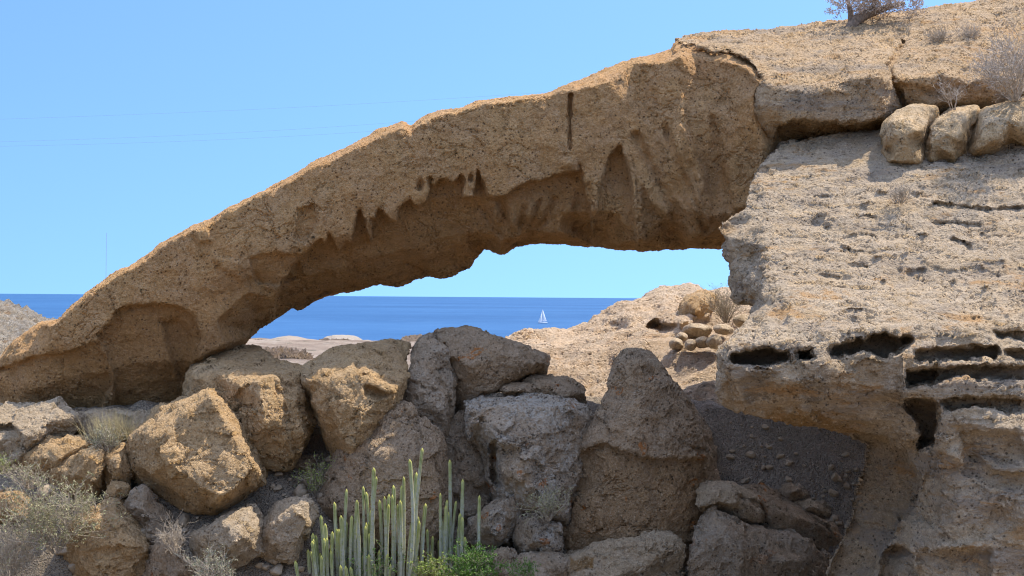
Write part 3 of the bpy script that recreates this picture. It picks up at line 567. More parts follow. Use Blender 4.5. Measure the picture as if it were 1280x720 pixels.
boulder('small brown rock perched behind the lichen-crusted grey boulder',
        [(640, 492), (655, 483), (664, 474), (674, 465), (688, 469), (702, 472), (721, 480), (731, 490), (732, 508), (720, 520), (680, 510)], [(676, 480, -.2), (690, 482, -.2), (712, 488, -.25), (700, 500, -.3)], 24.9, 0.88, 'brown', st=[('crack', [(687, 470), (692, 480), (688, 492)], 2, .1)])
boulder('flat stone slab lying behind the lichen-crusted grey boulder',
        [(622, 490), (630, 482), (650, 479), (664, 480), (672, 492), (650, 500)], [(648, 487, -.15)], 24.6, 0.66, 'brown')
boulder('tall cone shaped boulder standing in shade before the gravel slope',
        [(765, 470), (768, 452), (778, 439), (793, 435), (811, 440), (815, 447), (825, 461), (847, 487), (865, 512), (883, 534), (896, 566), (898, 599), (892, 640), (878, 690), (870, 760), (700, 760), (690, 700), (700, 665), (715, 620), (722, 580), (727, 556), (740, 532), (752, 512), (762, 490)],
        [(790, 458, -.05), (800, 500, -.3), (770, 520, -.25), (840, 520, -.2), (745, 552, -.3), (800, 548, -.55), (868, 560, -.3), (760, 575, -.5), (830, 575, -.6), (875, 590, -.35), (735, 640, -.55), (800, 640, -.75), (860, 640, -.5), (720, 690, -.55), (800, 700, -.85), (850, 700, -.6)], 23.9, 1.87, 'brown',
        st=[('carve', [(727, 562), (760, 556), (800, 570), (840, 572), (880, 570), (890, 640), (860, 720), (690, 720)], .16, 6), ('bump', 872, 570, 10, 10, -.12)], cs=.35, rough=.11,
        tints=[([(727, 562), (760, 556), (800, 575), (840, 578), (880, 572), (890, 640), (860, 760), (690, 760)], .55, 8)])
boulder('low tan rock with an orange lichen patch at the foot of the cone boulder',
        [(707, 701), (739, 684), (801, 671), (844, 674), (853, 681), (857, 704), (856, 770), (705, 770)], [(740, 698, -.3), (800, 690, -.35), (840, 690, -.3), (720, 715, -.5), (800, 720, -.6)], 22.9, 1.32, 'pale', tints=[([(710, 697), (740, 695), (742, 709), (712, 712)], 1.5, 2)])
boulder('pinkish angular rock resting on the lichened rocks beside the gravel slope',
        [(872, 608), (883, 602), (916, 602), (931, 612), (949, 625), (957, 645), (945, 668), (919, 655), (870, 642)], [(890, 615, -.3), (918, 610, -.2), (922, 632, -.45), (885, 632, -.4), (940, 640, -.3)], 23.5, 0.99, 'pale', st=[('crack', [(930, 612), (920, 635), (918, 648)], 2, .1)])
boulder('broad lumpy grey rock at the bottom beside the cliff pillar',
        [(860, 652), (866, 640), (876, 638), (919, 650), (945, 663), (965, 671), (988, 671), (1021, 684), (1042, 704), (1046, 780), (852, 780), (856, 700)], [(880, 655, -.25), (920, 668, -.35), (900, 690, -.55), (950, 690, -.5), (1000, 690, -.4), (930, 730, -.7), (1010, 730, -.5)], 23.0, 1.54, 'grey', st=[('crack', [(944, 664), (935, 690), (930, 720)], 2, .08), ('bump', 985, 700, 24, 14, -.15)], rough=.15)
boulder('sloping shaded rock behind the broad lumpy grey rock',
        [(925, 612), (940, 609), (960, 615), (988, 625), (1021, 638), (1054, 658), (1062, 680), (1055, 705), (1000, 700), (950, 690)], [(955, 630, -.2), (990, 645, -.3), (1020, 660, -.3), (970, 665, -.3)], 23.9, 1.10, 'brown', rough=.14)
boulder('mossy little stone on the gravel above the flat slab', [(975, 618), (980, 606), (995, 603), (1006, 609), (1008, 620), (995, 628), (980, 627)], [(992, 613, -.15)], 24.4, 0.44, 'grey', cat='stone', name='stone')
boulder('flat pale slab stone at the foot of the gravel slope', [(990, 630), (1005, 626), (1030, 628), (1038, 636), (1036, 648), (1020, 648), (995, 640)], [(1012, 633, -.15), (1030, 640, -.1)], 24.2, 0.55, 'pale', cat='stone', name='stone')
# left side
boulder('flat topped pale rock under the arch foot at the left edge',
        [(-40, 515), (0, 512), (31, 511), (62, 508), (85, 498), (90, 505), (91, 515), (95, 529), (83, 543), (59, 552), (45, 565), (35, 600), (20, 620), (-40, 620)], [(20, 525, -.2), (60, 522, -.25), (82, 512, -.1), (40, 548, -.5), (5, 545, -.6), (10, 580, -.6)], 24.3, 1.54, 'pale', st=[('carve', [(-20, 540), (10, 530), (28, 545), (25, 565), (-20, 590)], .3, 6)])
boulder('pale rock half hidden by the straw coloured grass tuft',
        [(88, 514), (100, 508), (121, 509), (163, 517), (187, 514), (190, 530), (180, 560), (150, 590), (97, 575)], [(120, 522, -.2), (160, 530, -.3), (130, 550, -.4)], 24.6, 1.32, 'pale')
boulder('low slabby rock below the grass tuft', [(20, 580), (30, 565), (45, 553), (69, 546), (111, 550), (125, 557), (125, 585), (80, 610), (30, 610)], [(60, 560, -.15), (100, 560, -.2), (60, 580, -.4)], 23.9, 1.10, 'ochre')
boulder('squarish tan rock above the leafy shrub', [(62, 600), (70, 580), (101, 567), (121, 561), (130, 565), (128, 577), (134, 602), (128, 620), (97, 640), (66, 630)], [(98, 578, -.2), (118, 572, -.2), (100, 600, -.4), (122, 595, -.3)], 23.4, 0.99, 'ochre')
boulder('small tan rock touching the left tip of the big ochre boulder', [(131, 568), (140, 559), (156, 557), (154, 570), (165, 588), (160, 610), (139, 606), (130, 585)], [(146, 572, -.2), (148, 590, -.25)], 23.3, 0.77, 'ochre')
boulder('rounded stone on top of the rough standing rock', [(132, 615), (136, 605), (146, 600), (158, 603), (164, 610), (162, 620), (150, 626), (136, 624)], [(148, 611, -.2)], 22.8, 0.39, 'ochre', name='stone', cat='stone')
boulder('rough standing tan rock beside the leafy shrub at bottom left',
        [(84, 680), (88, 660), (104, 643), (121, 633), (139, 621), (153, 626), (163, 640), (180, 657), (187, 675), (182, 695), (190, 780), (75, 780)], [(125, 645, -.2), (150, 645, -.25), (110, 670, -.4), (150, 680, -.55), (170, 690, -.4), (130, 720, -.6), (105, 740, -.5)], 22.3, 1.32, 'ochre', rough=.16, st=[('carve', [(100, 690), (150, 680), (165, 700), (150, 720), (105, 725)], .12, 8)])
boulder('shaded rock wedged below the big ochre boulder', [(152, 632), (165, 610), (182, 608), (201, 632), (210, 650), (208, 690), (185, 700), (165, 670)], [(180, 630, -.2), (190, 655, -.3)], 22.8, 0.88, 'grey')
boulder('rounded pale rock in front of the big ochre boulder', [(243, 677), (250, 661), (271, 643), (298, 632), (318, 634), (330, 648), (326, 668), (330, 690), (309, 702), (271, 720), (250, 705)], [(275, 660, -.3), (300, 652, -.3), (290, 685, -.5), (310, 670, -.4)], 22.2, 0.99, 'pale')
boulder('knobbly pale rock crossed by the shadow edge left of the cactus', [(322, 668), (332, 645), (347, 628), (362, 624), (375, 617), (394, 625), (399, 640), (390, 670), (370, 710), (330, 710)], [(350, 642, -.2), (378, 632, -.2), (350, 675, -.45), (375, 665, -.4)], 22.4, 0.99, 'pale', rough=.18)
boulder('flat reddish rock at the left edge behind the grey shrub', [(-40, 612), (21, 612), (28, 623), (42, 626), (40, 650), (-40, 670)], [(10, 622, -.2), (15, 640, -.3)], 23.0, 0.99, 'ochre')
boulder('small rock in shrubs at the bottom left of the rounded pale rock', [(182, 700), (188, 686), (200, 677), (215, 680), (236, 695), (246, 720), (245, 760), (180, 760)], [(205, 695, -.2), (215, 720, -.35)], 22.0, 0.88, 'brown')
boulder('small brown rock on the shaded soil behind the big ochre boulder', [(362, 585), (368, 573), (385, 569), (400, 574), (402, 592), (385, 602)], [(384, 580, -.15)], 24.2, 0.55, 'brown')
# centre right, at the foot of the lichen boulder
boulder('whitish lichened rock to the right of the cactus', [(580, 668), (586, 655), (599, 644), (621, 624), (644, 616), (654, 622), (648, 640), (648, 670), (625, 692), (593, 685)], [(625, 636, -.2), (612, 658, -.35), (635, 660, -.3)], 23.2, 0.77, 'lichened', rough=.18)
boulder('lichened rock below the dark shrub', [(640, 665), (648, 650), (672, 644), (702, 658), (708, 690), (690, 710), (650, 700)], [(672, 658, -.2), (668, 678, -.35), (690, 675, -.3)], 23.2, 0.88, 'lichened', rough=.16)
boulder('small grey rock beside the green bush at bottom', [(600, 700), (605, 690), (621, 683), (644, 681), (650, 697), (645, 740), (600, 740)], [(622, 695, -.15), (628, 715, -.2)], 22.7, 0.66, 'grey')
boulder('low grey rock left of the orange patched rock', [(632, 712), (638, 700), (655, 693), (690, 693), (712, 700), (712, 770), (632, 770)], [(665, 703, -.2), (680, 720, -.3), (650, 725, -.3)], 22.7, 0.88, 'grey')
boulder('rough purple grey rock in shade between the cactus and lichen boulder', [(540, 560), (556, 535), (575, 520), (600, 545), (614, 575), (620, 620), (605, 690), (545, 690), (548, 610)], [(570, 550, -.1), (590, 580, -.3), (565, 610, -.4), (590, 640, -.5)], 24.6, 1.10, 'grey', rough=.2)
# on the hill behind
boulder('ochre block capping the sunlit hill behind the opening', [(852, 384), (862, 370), (880, 364), (897, 371), (893, 385), (884, 400), (866, 405), (850, 402)], [(868, 377, -.5), (885, 375, -.4), (870, 392, -.7)], 34.2, 2, 'ochre', vox=.05, od=.5)
for lab, x, y, w, h_, D in [('leftmost pale stone in the row on the sunlit hill', 846, 430, 11, 8, 31.3), ('round stone second in the row on the sunlit hill', 864, 431, 8, 9, 31.0), ('dark creased stone third in the row on the sunlit hill', 878, 428, 9, 8, 31.0),
                            ('largest round stone at the right end of the row on the hill', 893, 426, 12, 11, 30.8), ('small stone atop the left of the stone row on the hill', 853, 421, 8, 6, 31.8), ('long flat stone lying behind the stone row on the hill', 872, 413, 24, 9, 32.4), ('grey stone below the hill shrub', 905, 412, 14, 9, 32.2),
                            ('pale stone between hill shrub and cliff', 928, 402, 12, 9, 31.6)]:
    rr = random.Random(int(x)); w *= .8; h_ *= .8
    out = [(x + w * math.cos(a) * rr.uniform(.85, 1.12), y + h_ * math.sin(a) * rr.uniform(.85, 1.12)) for a in np.arange(0, 6.2, .7)]
    boulder(lab, out, [(x - w * .2, y - h_ * .3, -.1), (x + w * .3, y, -.1)], D, .45, 'hill_stone', name='stone', cat='stone', group='stones heaped on the sunlit hill', vox=.03, rough=.05, bi=2, od=.15, ins=False)
# three weathered blocks on the ledge
boulder('leftmost weathered block on the high ledge with a hollow at its lower left', [(1103, 172), (1108, 155), (1122, 143), (1146, 134), (1170, 136), (1172, 146), (1160, 160), (1156, 180), (1156, 208), (1120, 210), (1108, 202), (1104, 188)], [(1116, 152, -.25), (1140, 152, -.35), (1165, 142, .1), (1112, 165, -.35), (1152, 160, -.4), (1112, 200, -.35), (1150, 202, -.4), (1130, 170, -.45)], 23.75, 1.76, 'block', st=[('bump', 1113, 190, 7, 9, .25)], chips=24, rough=.06, tints=[([(1105, 175), (1160, 175), (1160, 212), (1105, 212)], .5, 5)])
boulder('middle weathered block on the high ledge between two cracks', [(1158, 180), (1164, 158), (1174, 146), (1190, 138), (1222, 135), (1226, 146), (1212, 158), (1208, 180), (1206, 204), (1180, 208), (1156, 206)], [(1172, 160, -.3), (1200, 156, -.3), (1215, 143, .1), (1164, 178, -.4), (1202, 168, -.4), (1164, 200, -.4), (1200, 198, -.4)], 23.75, 1.76, 'block', st=[('carve', [(1165, 178), (1185, 170), (1205, 176), (1204, 186), (1168, 188)], .08, 4)], chips=24, rough=.06, tints=[([(1156, 178), (1210, 176), (1210, 212), (1156, 212)], .5, 5)])
boulder('broad weathered block on the high ledge at the right edge', [(1212, 172), (1218, 150), (1235, 138), (1260, 132), (1300, 126), (1340, 130), (1340, 190), (1290, 186), (1262, 180), (1240, 192), (1220, 196), (1212, 190)], [(1224, 158, -.3), (1260, 150, -.3), (1290, 142, -.2), (1222, 186, -.4), (1250, 172, -.45), (1290, 165, -.4), (1310, 165, -.4)], 23.65, 1.76, 'block', st=[('carve', [(1250, 178), (1262, 172), (1280, 180), (1270, 192), (1250, 192)], .3, 4)], chips=24, rough=.06, tints=[([(1212, 168), (1290, 168), (1290, 200), (1212, 200)], .5, 5)])

# ---------------------------------------------------------------- plants
class TB:                                     # tube builder
    def __init__(s): s.V = []; s.F = []
    def tube(s, pts, rads, n=3):
        pts = [Vector(p) for p in pts]; prev = None
        for i, p in enumerate(pts):
            t = (pts[min(i + 1, len(pts) - 1)] - pts[max(i - 1, 0)])
            if t.length < 1e-6: t = Vector((0, 0, 1))
            t.normalize(); a = t.orthogonal().normalized() if prev is None else (prev - t * prev.dot(t)).normalized()
            prev = a; b = t.cross(a); o = len(s.V)
            for k in range(n):
                an = 2 * math.pi * k / n; s.V.append(tuple(p + (a * math.cos(an) + b * math.sin(an)) * rads[i]))
            if i:
                for k in range(n):
                    s.F.append([o - n + k, o - n + (k + 1) % n, o + (k + 1) % n, o + k])
        s.F.append([len(s.V) - n + k for k in range(n)])
    def leaf(s, p, d, L, w, rr):
        d = Vector(d).normalized(); a = d.orthogonal().normalized(); a.rotate(Matrix.Rotation(rr.uniform(0, 6.3), 3, d)); o = len(s.V); p = Vector(p)
        for q in (p, p + d * L * .5 + a * w, p + d * L, p + d * L * .5 - a * w): s.V.append(tuple(q))
        s.F.append([o, o + 1, o + 2, o + 3])
    def build(s, name, m, parent=None, smooth=False): return mesh_obj(name, s.V, s.F, m, parent, smooth=smooth)

def grow(tb, lf, p, d, L, r, lev, rr, spread, leafL, nleaf, upw, tips):
    seg = 4; pts = [p]; q = p.copy(); dd = d.copy()
    for i in range(seg):
        dd = (dd + Vector((rr.gauss(0, .22), rr.gauss(0, .22), rr.gauss(0, .15) + upw))).normalized(); q = q + dd * (L / seg); pts.append(q.copy())
    tb.tube(pts, [max(.0022, r * (1 - .6 * i / seg)) for i in range(seg + 1)])
    if lev > 0:
        for i in range(rr.randint(3, 5)):
            k = rr.randint(1, seg); a = Vector((rr.gauss(0, 1), rr.gauss(0, 1), rr.gauss(0, .7))).normalized()
            grow(tb, lf, pts[k], (dd + a * spread).normalized(), L * rr.uniform(.45, .75), r * .55, lev - 1, rr, spread, leafL, nleaf, upw, tips)
    elif lf is not None:
        for i in range(nleaf):
            k = rr.uniform(.2, 1) * seg; k0 = min(int(k), seg - 1); pt = pts[k0].lerp(pts[k0 + 1], k - k0)
            lf.leaf(pt, (dd + Vector((rr.gauss(0, 1), rr.gauss(0, 1), rr.gauss(0, 1))) * .9), leafL * rr.uniform(.6, 1.3), leafL * .22, rr)
def shrub(name, label, x, y, d, h, wide, n, lev, seed, twig='twig', leaf=None, leafL=.03, nleaf=5, spread=.9, r=.008, cat='shrub', group=None, upw=.05):
    h *= 1.15; rr = random.Random(seed); tb = TB(); lf = TB() if leaf else None; loc = Vector(P(x, y, d))
    for i in range(n):
        a = rr.uniform(0, 6.28); t = rr.uniform(.1, 1) * wide
        dv = Vector((math.cos(a) * t, math.sin(a) * t, 1)).normalized()
        grow(tb, lf, Vector((math.cos(a) * .05, math.sin(a) * .05, -.03)), dv, h * rr.uniform(.45, .7), r, lev, rr, spread, leafL, nleaf, upw, None)
    o = empty(name, loc); tag(o, label, cat, group)
    tb.build('branches', M[twig], o)
    if leaf: lf.build('foliage', M[leaf], o)
    return o
def tuft(name, label, x, y, d, h, n, seed, mat, wid=.004, lean=.5, cat='grass tuft', group=None, rad=.1):
    rr = random.Random(seed); tb = TB()
    for i in range(n):
        a = rr.uniform(0, 6.28); t = abs(rr.gauss(0, lean)); dv = Vector((math.cos(a) * t, math.sin(a) * t, 1)).normalized(); L = h * rr.uniform(.4, 1.0)
        p = Vector((rr.gauss(0, rad), rr.gauss(0, rad), -.05)); pts = [p]
        for j in range(4):
            dv = (dv + Vector((math.cos(a), math.sin(a), -.3)) * .1 * t).normalized(); p = p + dv * L / 4; pts.append(p.copy())
        tb.tube(pts, [wid, wid, wid * .8, wid * .5, .0008])
    o = tb.build(name, M[mat]); o.location = P(x, y, d); tag(o, label, cat, group); return o

tuft('grass_tuft', 'straw coloured grass tuft on the pale rock under the arch foot', 143, 545, 24.0, .62, 420, 1, 'dry_grass', .0035, .5, rad=.2)
shrub('dry_shrub', 'grey green cushion shrub below the straw grass tuft', 135, 562, 23.7, .45, .9, 26, 2, 2, 'twig_pale', 'sage', .03, 5)
shrub('leafy_shrub', 'large leafy shrub with pale bare twigs at bottom left', 70, 690, 21.9, 1.25, .9, 20, 3, 3, 'twig', 'leaf_grey', .036, 5, r=.011)
shrub('dry_shrub', 'sprawling bare grey shrub in the bottom left corner', 12, 725, 21.6, .8, 1.1, 20, 3, 4, 'twig', 'leaf_grey', .022, 1, r=.009)
shrub('dry_shrub', 'thin dry shrub left of the squarish tan rock', 38, 610, 23.1, .5, 1.0, 18, 2, 5, 'twig', 'leaf_grey', .025, 3)
shrub('dry_shrub', 'tiny yellowish shrub at the left edge on the flat topped rock', 6, 590, 23.5, .35, .9, 14, 2, 6, 'twig', 'yellow_green', .025, 4)
shrub('dry_shrub', 'dry brownish shrub in front of the rounded pale rock', 218, 690, 21.6, .55, 1.1, 22, 2, 7, 'twig')
shrub('dry_shrub', 'grey sage shrub below the rounded pale rock', 265, 728, 21.5, .55, 1.2, 30, 2, 8, 'twig_pale', 'sage', .03, 4)
shrub('green_shrub', 'small yellow green shrub on the shaded soil beside the slanting boulder', 396, 620, 23.7, .62, .7, 18, 2, 9, 'twig', 'yellow_green', .035, 5)
shrub('dry_shrub', 'dark shaded shrub at the foot of the lichen boulder', 683, 650, 22.9, .55, 1.0, 22, 2, 10, 'twig', 'leaf_grey', .03, 5)
shrub('green_bush', 'bright green feathery bush at the right foot of the cactus', 590, 735, 22.0, .62, 1.0, 46, 2, 11, 'twig', 'green', .045, 12)
shrub('green_bush', 'yellow green tips of a low bush in the cactus foot', 545, 732, 21.9, .55, .9, 20, 2, 12, 'twig', 'yellow_green', .045, 8)
shrub('green_bush', 'dark green bush hidden among the cactus stems', 460, 735, 22.5, .8, .8, 22, 2, 13, 'twig', 'green', .04, 7)
shrub('green_bush', 'little green weed before the low grey rock', 655, 722, 21.9, .3, .6, 12, 2, 14, 'twig', 'green', .035, 6)
shrub('dry_shrub', 'round grey shrub on the hill beside the cliff', 908, 402, 31.4, .78, 1.0, 40, 2, 15, 'twig', 'sage', .03, 2)
shrub('dry_shrub', 'dark grey cushion shrub on the upper slope', 1174, 56, 26.7, .36, 1.2, 30, 2, 16, 'twig', None)
shrub('dry_shrub', 'smaller brownish shrub right of the cushion shrub on the upper slope', 1212, 50, 26.9, .33, 1.0, 26, 2, 17, 'twig_pale', None)
shrub('bare_shrub', 'pale branching shrub at the right edge above the ledge blocks', 1268, 124, 23.8, 1.2, 1.1, 22, 3, 18, 'twig_pale', 'pale_leaf', .03, 2, r=.014)
shrub('bare_shrub', 'thin bare twigs standing behind the ledge blocks', 1192, 136, 24.2, .55, .5, 7, 2, 19, 'twig_pale', None)
shrub('dry_shrub', 'low grey shrub on the bright ledge below the blocks', 1124, 252, 22.1, .3, 1.1, 18, 2, 20, 'twig', None)

# small tree on the skyline
rr = random.Random(5); tb = TB(); lf = TB()
tree = empty('dry_tree', Vector(P(1070, 26, 28.2))); tag(tree, 'stunted grey tree leaning on the skyline', 'tree')
trunk = TB(); trunk.tube([(-.12, 0, -.2), (0, 0, .02), (.22, .02, .14), (.45, .05, .22), (.75, .08, .34), (1.1, .1, .42)], [.15, .13, .11, .09, .07, .04], 7); trunk.tube([(-.1, 0, -.1), (-.12, .0, .2), (-.2, 0, .5)], [.08, .06, .03], 6); trunk.tube([(.3, 0, .15), (.4, 0, .4), (.5, .1, .7)], [.07, .05, .03], 6)
trunk.build('trunk', M['bark'], tree, True)
for i in range(80):
    k = rr.random(); p = Vector((-.35 + 1.75 * k, rr.uniform(-.4, .4), rr.uniform(.12, .45)))
    grow(tb, lf, p, Vector((rr.gauss(0, .8), rr.gauss(0, .8), .8)).normalized(), rr.uniform(.2, .36), .008, 2, rr, .9, .05, 4, .02, None)
cr = tb.build('crown', M['twig_pale'], tree); lf.build('foliage', M['pale_leaf'], cr)

# cactus-like spurge: many ribbed upright stems from one foot
k = NT('cactus_skin'); tc = k.n('ShaderNodeTexCoord'); at = k.n('ShaderNodeAttribute', attribute_name='rib'); sp = k.n('ShaderNodeAttribute', attribute_name='age')
c = k.mix(k.ramp(k.noise(tc.outputs['Object'], 9, 4), .3, .7), (.22, .26, .07, 1), (.37, .40, .16, 1))
c = k.mix(k.math('MULTIPLY', k.ramp(sp.outputs['Fac'], .15, .6), k.ramp(k.noise(tc.outputs['Object'], 20, 4, .7), .3, .6)), c, (.42, .43, .36, 1))
c = k.mix(k.ramp(at.outputs['Fac'], .55, 1, 0, .6), c, (.62, .60, .38, 1))
c = k.mix(k.ramp(sp.outputs['Fac'], .1, 0), c, (.50, .47, .10, 1))
k.l(c, k.b.inputs['Base Color']); k.b.inputs['Roughness'].default_value = .6; M['cactus'] = k.m
def stem(parent, top, base, rad, seed):
    rr = random.Random(seed); Vs = []; Fs = []; rib = []; age = []; nr = 5; n = nr * 4; top = Vector(top); base = Vector(base); L = (top - base).length
    rows = max(14, int(L / .05)); bend = Vector((rr.gauss(0, .03), rr.gauss(0, .03), 0)); tw = rr.uniform(0, 6)
    for i in range(rows + 1):
        t = i / rows; p = base.lerp(top, t) + bend * math.sin(t * math.pi) * L * .6
        s = (L * (1 - t)) / (rad * 2.2); tipr = math.sqrt(max(0, 1 - (1 - min(1, s)) ** 2)) if s < 1 else 1
        rr_ = rad * tipr * (1 + .07 * math.sin(t * L * 9 + seed) + .03 * math.sin(t * L * 31)) + .001
        for q in range(n):
            a = 2 * math.pi * q / n + tw; rb = (1 + math.cos(nr * 2 * math.pi * q / n)) / 2; r_ = rr_ * (.66 + .40 * rb ** 1.4)
            Vs.append((p.x + r_ * math.cos(a), p.y + r_ * math.sin(a), p.z)); rib.append(rb); age.append(L * (1 - t))
        if i:
            o = i * n
            for q in range(n): Fs.append([o - n + q, o - n + (q + 1) % n, o + (q + 1) % n, o + q])
    Fs.append([rows * n + q for q in range(n)])
    ob = mesh_obj('stem', Vs, Fs, M['cactus'], parent)
    for nm, dat in (('rib', rib), ('age', age)):
        a = ob.data.attributes.new(nm, 'FLOAT', 'POINT'); a.data.foreach_set('value', np.array(dat, np.float32))
tops = [(103, 570), (160, 520), (173, 530), (195, 455), (217, 368), (235, 480), (262, 525), (277, 310), (297, 430), (332, 252), (325, 450), (355, 370), (377, 305), (405, 240), (418, 265), (440, 345), (452, 157), (465, 197), (500, 285), (520, 275), (540, 235),
        (558, 320), (585, 197), (612, 120), (642, 178), (668, 70), (650, 375), (628, 380), (476, 525), (527, 585), (615, 545), (322, 570), (378, 620), (243, 560), (388, 450),
        (700, 350), (715, 460), (748, 270), (778, 300), (790, 122), (818, 305), (848, 208), (922, 280), (740, 480), (830, 420), (690, 430)]
rr = random.Random(8)
for q in range(58):
    xa = rr.uniform(170, 860); tops.append((xa, rr.uniform(430, 600) if q < 20 else 150 + abs(xa - 560) * .65 + rr.uniform(30, 190)))
rr = random.Random(3)
ca = empty('cactus', Vector(P(465, 770, 22.3))); tag(ca, 'large clump of tall ribbed cactus stems left of the green bush', 'cactus')
cb = empty('cactus', Vector(P(560, 770, 22.9))); tag(cb, 'smaller grey cactus clump rising out of the green bush', 'cactus')
for i, (a, b) in enumerate(tops):
    par, D0 = (ca, 22.3) if a < 690 else (cb, 22.9)
    x, y = 340 + .28125 * a, 540 + .28125 * b; d = D0 + rr.uniform(-.35, .35)
    cx = 465 if par is ca else 560
    bx = x + (cx - x) * rr.uniform(.02, .16) + rr.uniform(-2, 2)
    top = Vector(P(x, y, d)) - par.location; bas = Vector(P(bx, 768, d + (D0 - d) * .5)) - par.location
    stem(par, top, bas, rr.uniform(.024, .031), i)

# ---------------------------------------------------------------- loose stones on the ground
protos = []
for s in range(5):
    bm = bmesh.new(); bmesh.ops.create_icosphere(bm, subdivisions=3, radius=1)
    Vn = np.array([v.co[:] for v in bm.verts]); rr = np.random.RandomState(s)
    for _ in range(9):
        nrm = rr.normal(size=3); nrm /= np.linalg.norm(nrm); h0 = rr.uniform(.55, .85); dd = Vn @ nrm - h0; Vn = Vn - np.maximum(dd, 0)[:, None] * nrm
    Vn *= np.array([1, .8, .6]) * (1 + .06 * fbm(Vn * 3, s, 2))[:, None]
    for v_, q in zip(bm.verts, Vn): v_.co = q
    me = bpy.data.meshes.new('stone'); bm.to_mesh(me); bm.free(); me.polygons.foreach_set('use_smooth', np.ones(len(me.polygons), bool)); protos.append(me)
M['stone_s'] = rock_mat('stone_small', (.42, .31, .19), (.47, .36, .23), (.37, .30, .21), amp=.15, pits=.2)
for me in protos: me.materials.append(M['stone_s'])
rr = random.Random(77); cnt = 0
zones = [((900, 1075), (530, 640), 'loose stone on the shaded gravel slope', 'loose stones on the gravel slope', 80, (.02, .13)), ((330, 430), (570, 690), 'loose stone on the shaded soil between boulders', 'loose stones between the boulders', 50, (.03, .09)), ((180, 330), (640, 719), 'loose stone among the shrubs below the big ochre boulder', 'loose stones below the ochre boulder', 36, (.03, .10)), ((0, 180), (560, 719), 'loose stone between the rocks at left', 'loose stones between the left rocks', 36, (.03, .1)), ((560, 720), (600, 719), 'loose stone at the foot of the lichened rocks', 'loose stones below the lichened rocks', 40, (.03, .09))]
zones += [((345, 425), (575, 640), 'fist to head sized rubble on the shaded soil between boulders', 'rubble between the boulders', 16, (.09, .2)), ((180, 350), (650, 719), 'head sized rubble among the dry shrubs at lower left', 'rubble among the lower left shrubs', 26, (.09, .24)),
          ((0, 170), (520, 719), 'head sized rubble wedged between the left rocks', 'rubble between the left rocks', 30, (.09, .24)), ((560, 720), (560, 719), 'rubble stone jammed at the foot of the lichened rocks', 'rubble below the lichened rocks', 22, (.09, .2)), ((860, 1060), (600, 690), 'rubble stone around the lumpy rocks by the pillar', 'rubble by the pillar', 14, (.08, .18)), ((330, 420), (640, 719), 'rubble stone left of the cactus foot', 'rubble left of the cactus', 16, (.08, .18))]
for (xa, xb), (ya, yb), lab, grp, n, (ra, rb) in zones:
    for i in range(n):
        x, y = rr.uniform(xa, xb), rr.uniform(ya, yb); d = 20.0
        while d < 30:
            p = P(x, y, d)
            if p[2] < terrain(np.array([p[0]]), np.array([p[1]]))[0]: break
            d += .05
        s = ra + (rb - ra) * rr.random() ** 2
        o = bpy.data.objects.new('stone', rr.choice(protos)); COL.objects.link(o); o.location = (p[0], p[1], float(terrain(np.array([p[0]]), np.array([p[1]]))[0]) + s * .3)
        o.rotation_euler = (rr.uniform(-.4, .4), rr.uniform(-.4, .4), rr.uniform(0, 6)); o.scale = (s, s * rr.uniform(.8, 1.2), s * rr.uniform(.8, 1.2)); tag(o, lab, 'stone', grp)

# ---------------------------------------------------------------- sailing boat
bd = 25.0 * F / 33.0
bl = Vector(P(678.5, 404, bd)); bl.z = -25
boat = empty('sailboat', bl); tag(boat, 'white sailing yacht under two sails on the blue sea', 'sailboat')
sec = [(-4.6, .9, .95), (-3, 1.35, .95), (0, 1.6, 1.0), (2.5, 1.1, 1.1), (4.4, .35, 1.3), (4.9, .03, 1.4)]; Vh = []; Fh = []
for x, w, h_ in sec: Vh += [(x, -w, h_), (x, -w * .75, .1), (x, 0, -.5), (x, w * .75, .1), (x, w, h_)]
for i in range(len(sec) - 1):
    for q in range(4): Fh.append([i * 5 + q, i * 5 + q + 1, i * 5 + 6 + q, i * 5 + 5 + q])
    Fh.append([i * 5 + 4, i * 5, i * 5 + 5, i * 5 + 9])
Fh.append([0, 1, 2, 3, 4])
mesh_obj('hull', Vh, Fh, M['hull'], boat, smooth=False)
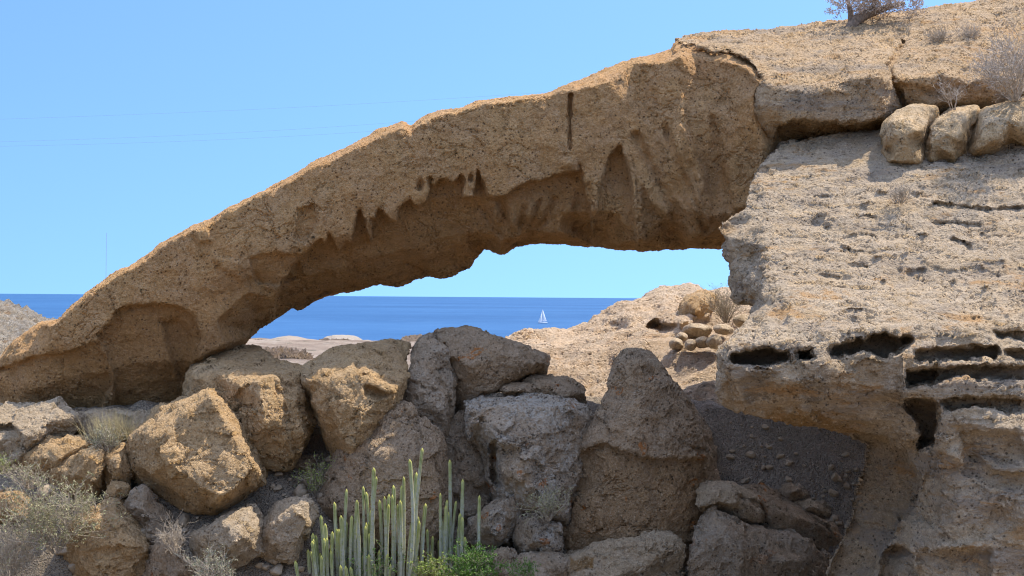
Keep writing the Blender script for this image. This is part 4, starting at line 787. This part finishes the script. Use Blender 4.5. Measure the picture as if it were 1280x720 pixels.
mb = TB(); mb.tube([(.6, 0, .9), (.6, 0, 13.6)], [.09, .05], 6); mb.build('mast', M['metal'], boat)
cb_ = TB(); cb_.tube([(.6, 0, 1.9), (-4.2, -.5, 1.9)], [.07, .06], 6); cb_.build('boom', M['metal'], boat)
def sail(name, A, Bp, Cp, belly):
    n = 8; V = []; Fq = []
    for side in (0, 1):
        for i in range(n + 1):
            for j in range(n + 1):
                u, t = i / n, j / n; p = Vector(A).lerp(Vector(Bp).lerp(Vector(Cp), t), u); p.y += belly * math.sin(math.pi * u) * math.sin(math.pi * t) + .03 * side; V.append(tuple(p))
        o = side * (n + 1) ** 2
        for i in range(n):
            for j in range(n):
                q = o + i * (n + 1) + j; Fq.append([q, q + 1, q + n + 2, q + n + 1])
    mesh_obj(name, V, Fq, M['sail'], boat)
sail('mainsail', (.55, 0, 13.3), (.5, 0, 2.1), (-4.1, -.5, 2.1), -.5); sail('jib', (.75, 0, 12.6), (4.7, 0, 1.6), (.9, -.9, 1.7), -.6)
boat.rotation_euler = (R(-4), 0, R(200))

# ---------------------------------------------------------------- mast and overhead wires far behind
t = TB(); pb = P(132, 400, 420); t.tube([(0, 0, -2), (0, 0, 18), (0, 0, 38)], [.09, .075, .05], 6)
o = t.build('radio_mast', M['metal']); o.location = (pb[0], pb[1], -18); tag(o, 'slender distant mast rising behind the arch slope', 'mast')
for (x0, y0, x1, y1), lab in zip([(-60, 151, 700, 111), (-60, 179, 500, 149), (-60, 184, 470, 160)], ['topmost thin overhead wire crossing the sky', 'middle thin overhead wire crossing the sky', 'lowest thin overhead wire crossing the sky']):
    t = TB(); a = Vector(P(x0, y0, 95)); b = Vector(P(x1 + 160, y1 - 160 * (y0 - y1) / (x1 - x0) * 1.0, 95))
    t.tube([tuple(a.lerp(b, q / 10) - a + Vector((0, 0, -.35 * math.sin(math.pi * q / 10)))) for q in range(11)], [.0045] * 11, 5); o = t.build('overhead_wire', M['metal']); o.location = a; tag(o, lab, 'wire', 'overhead wires')
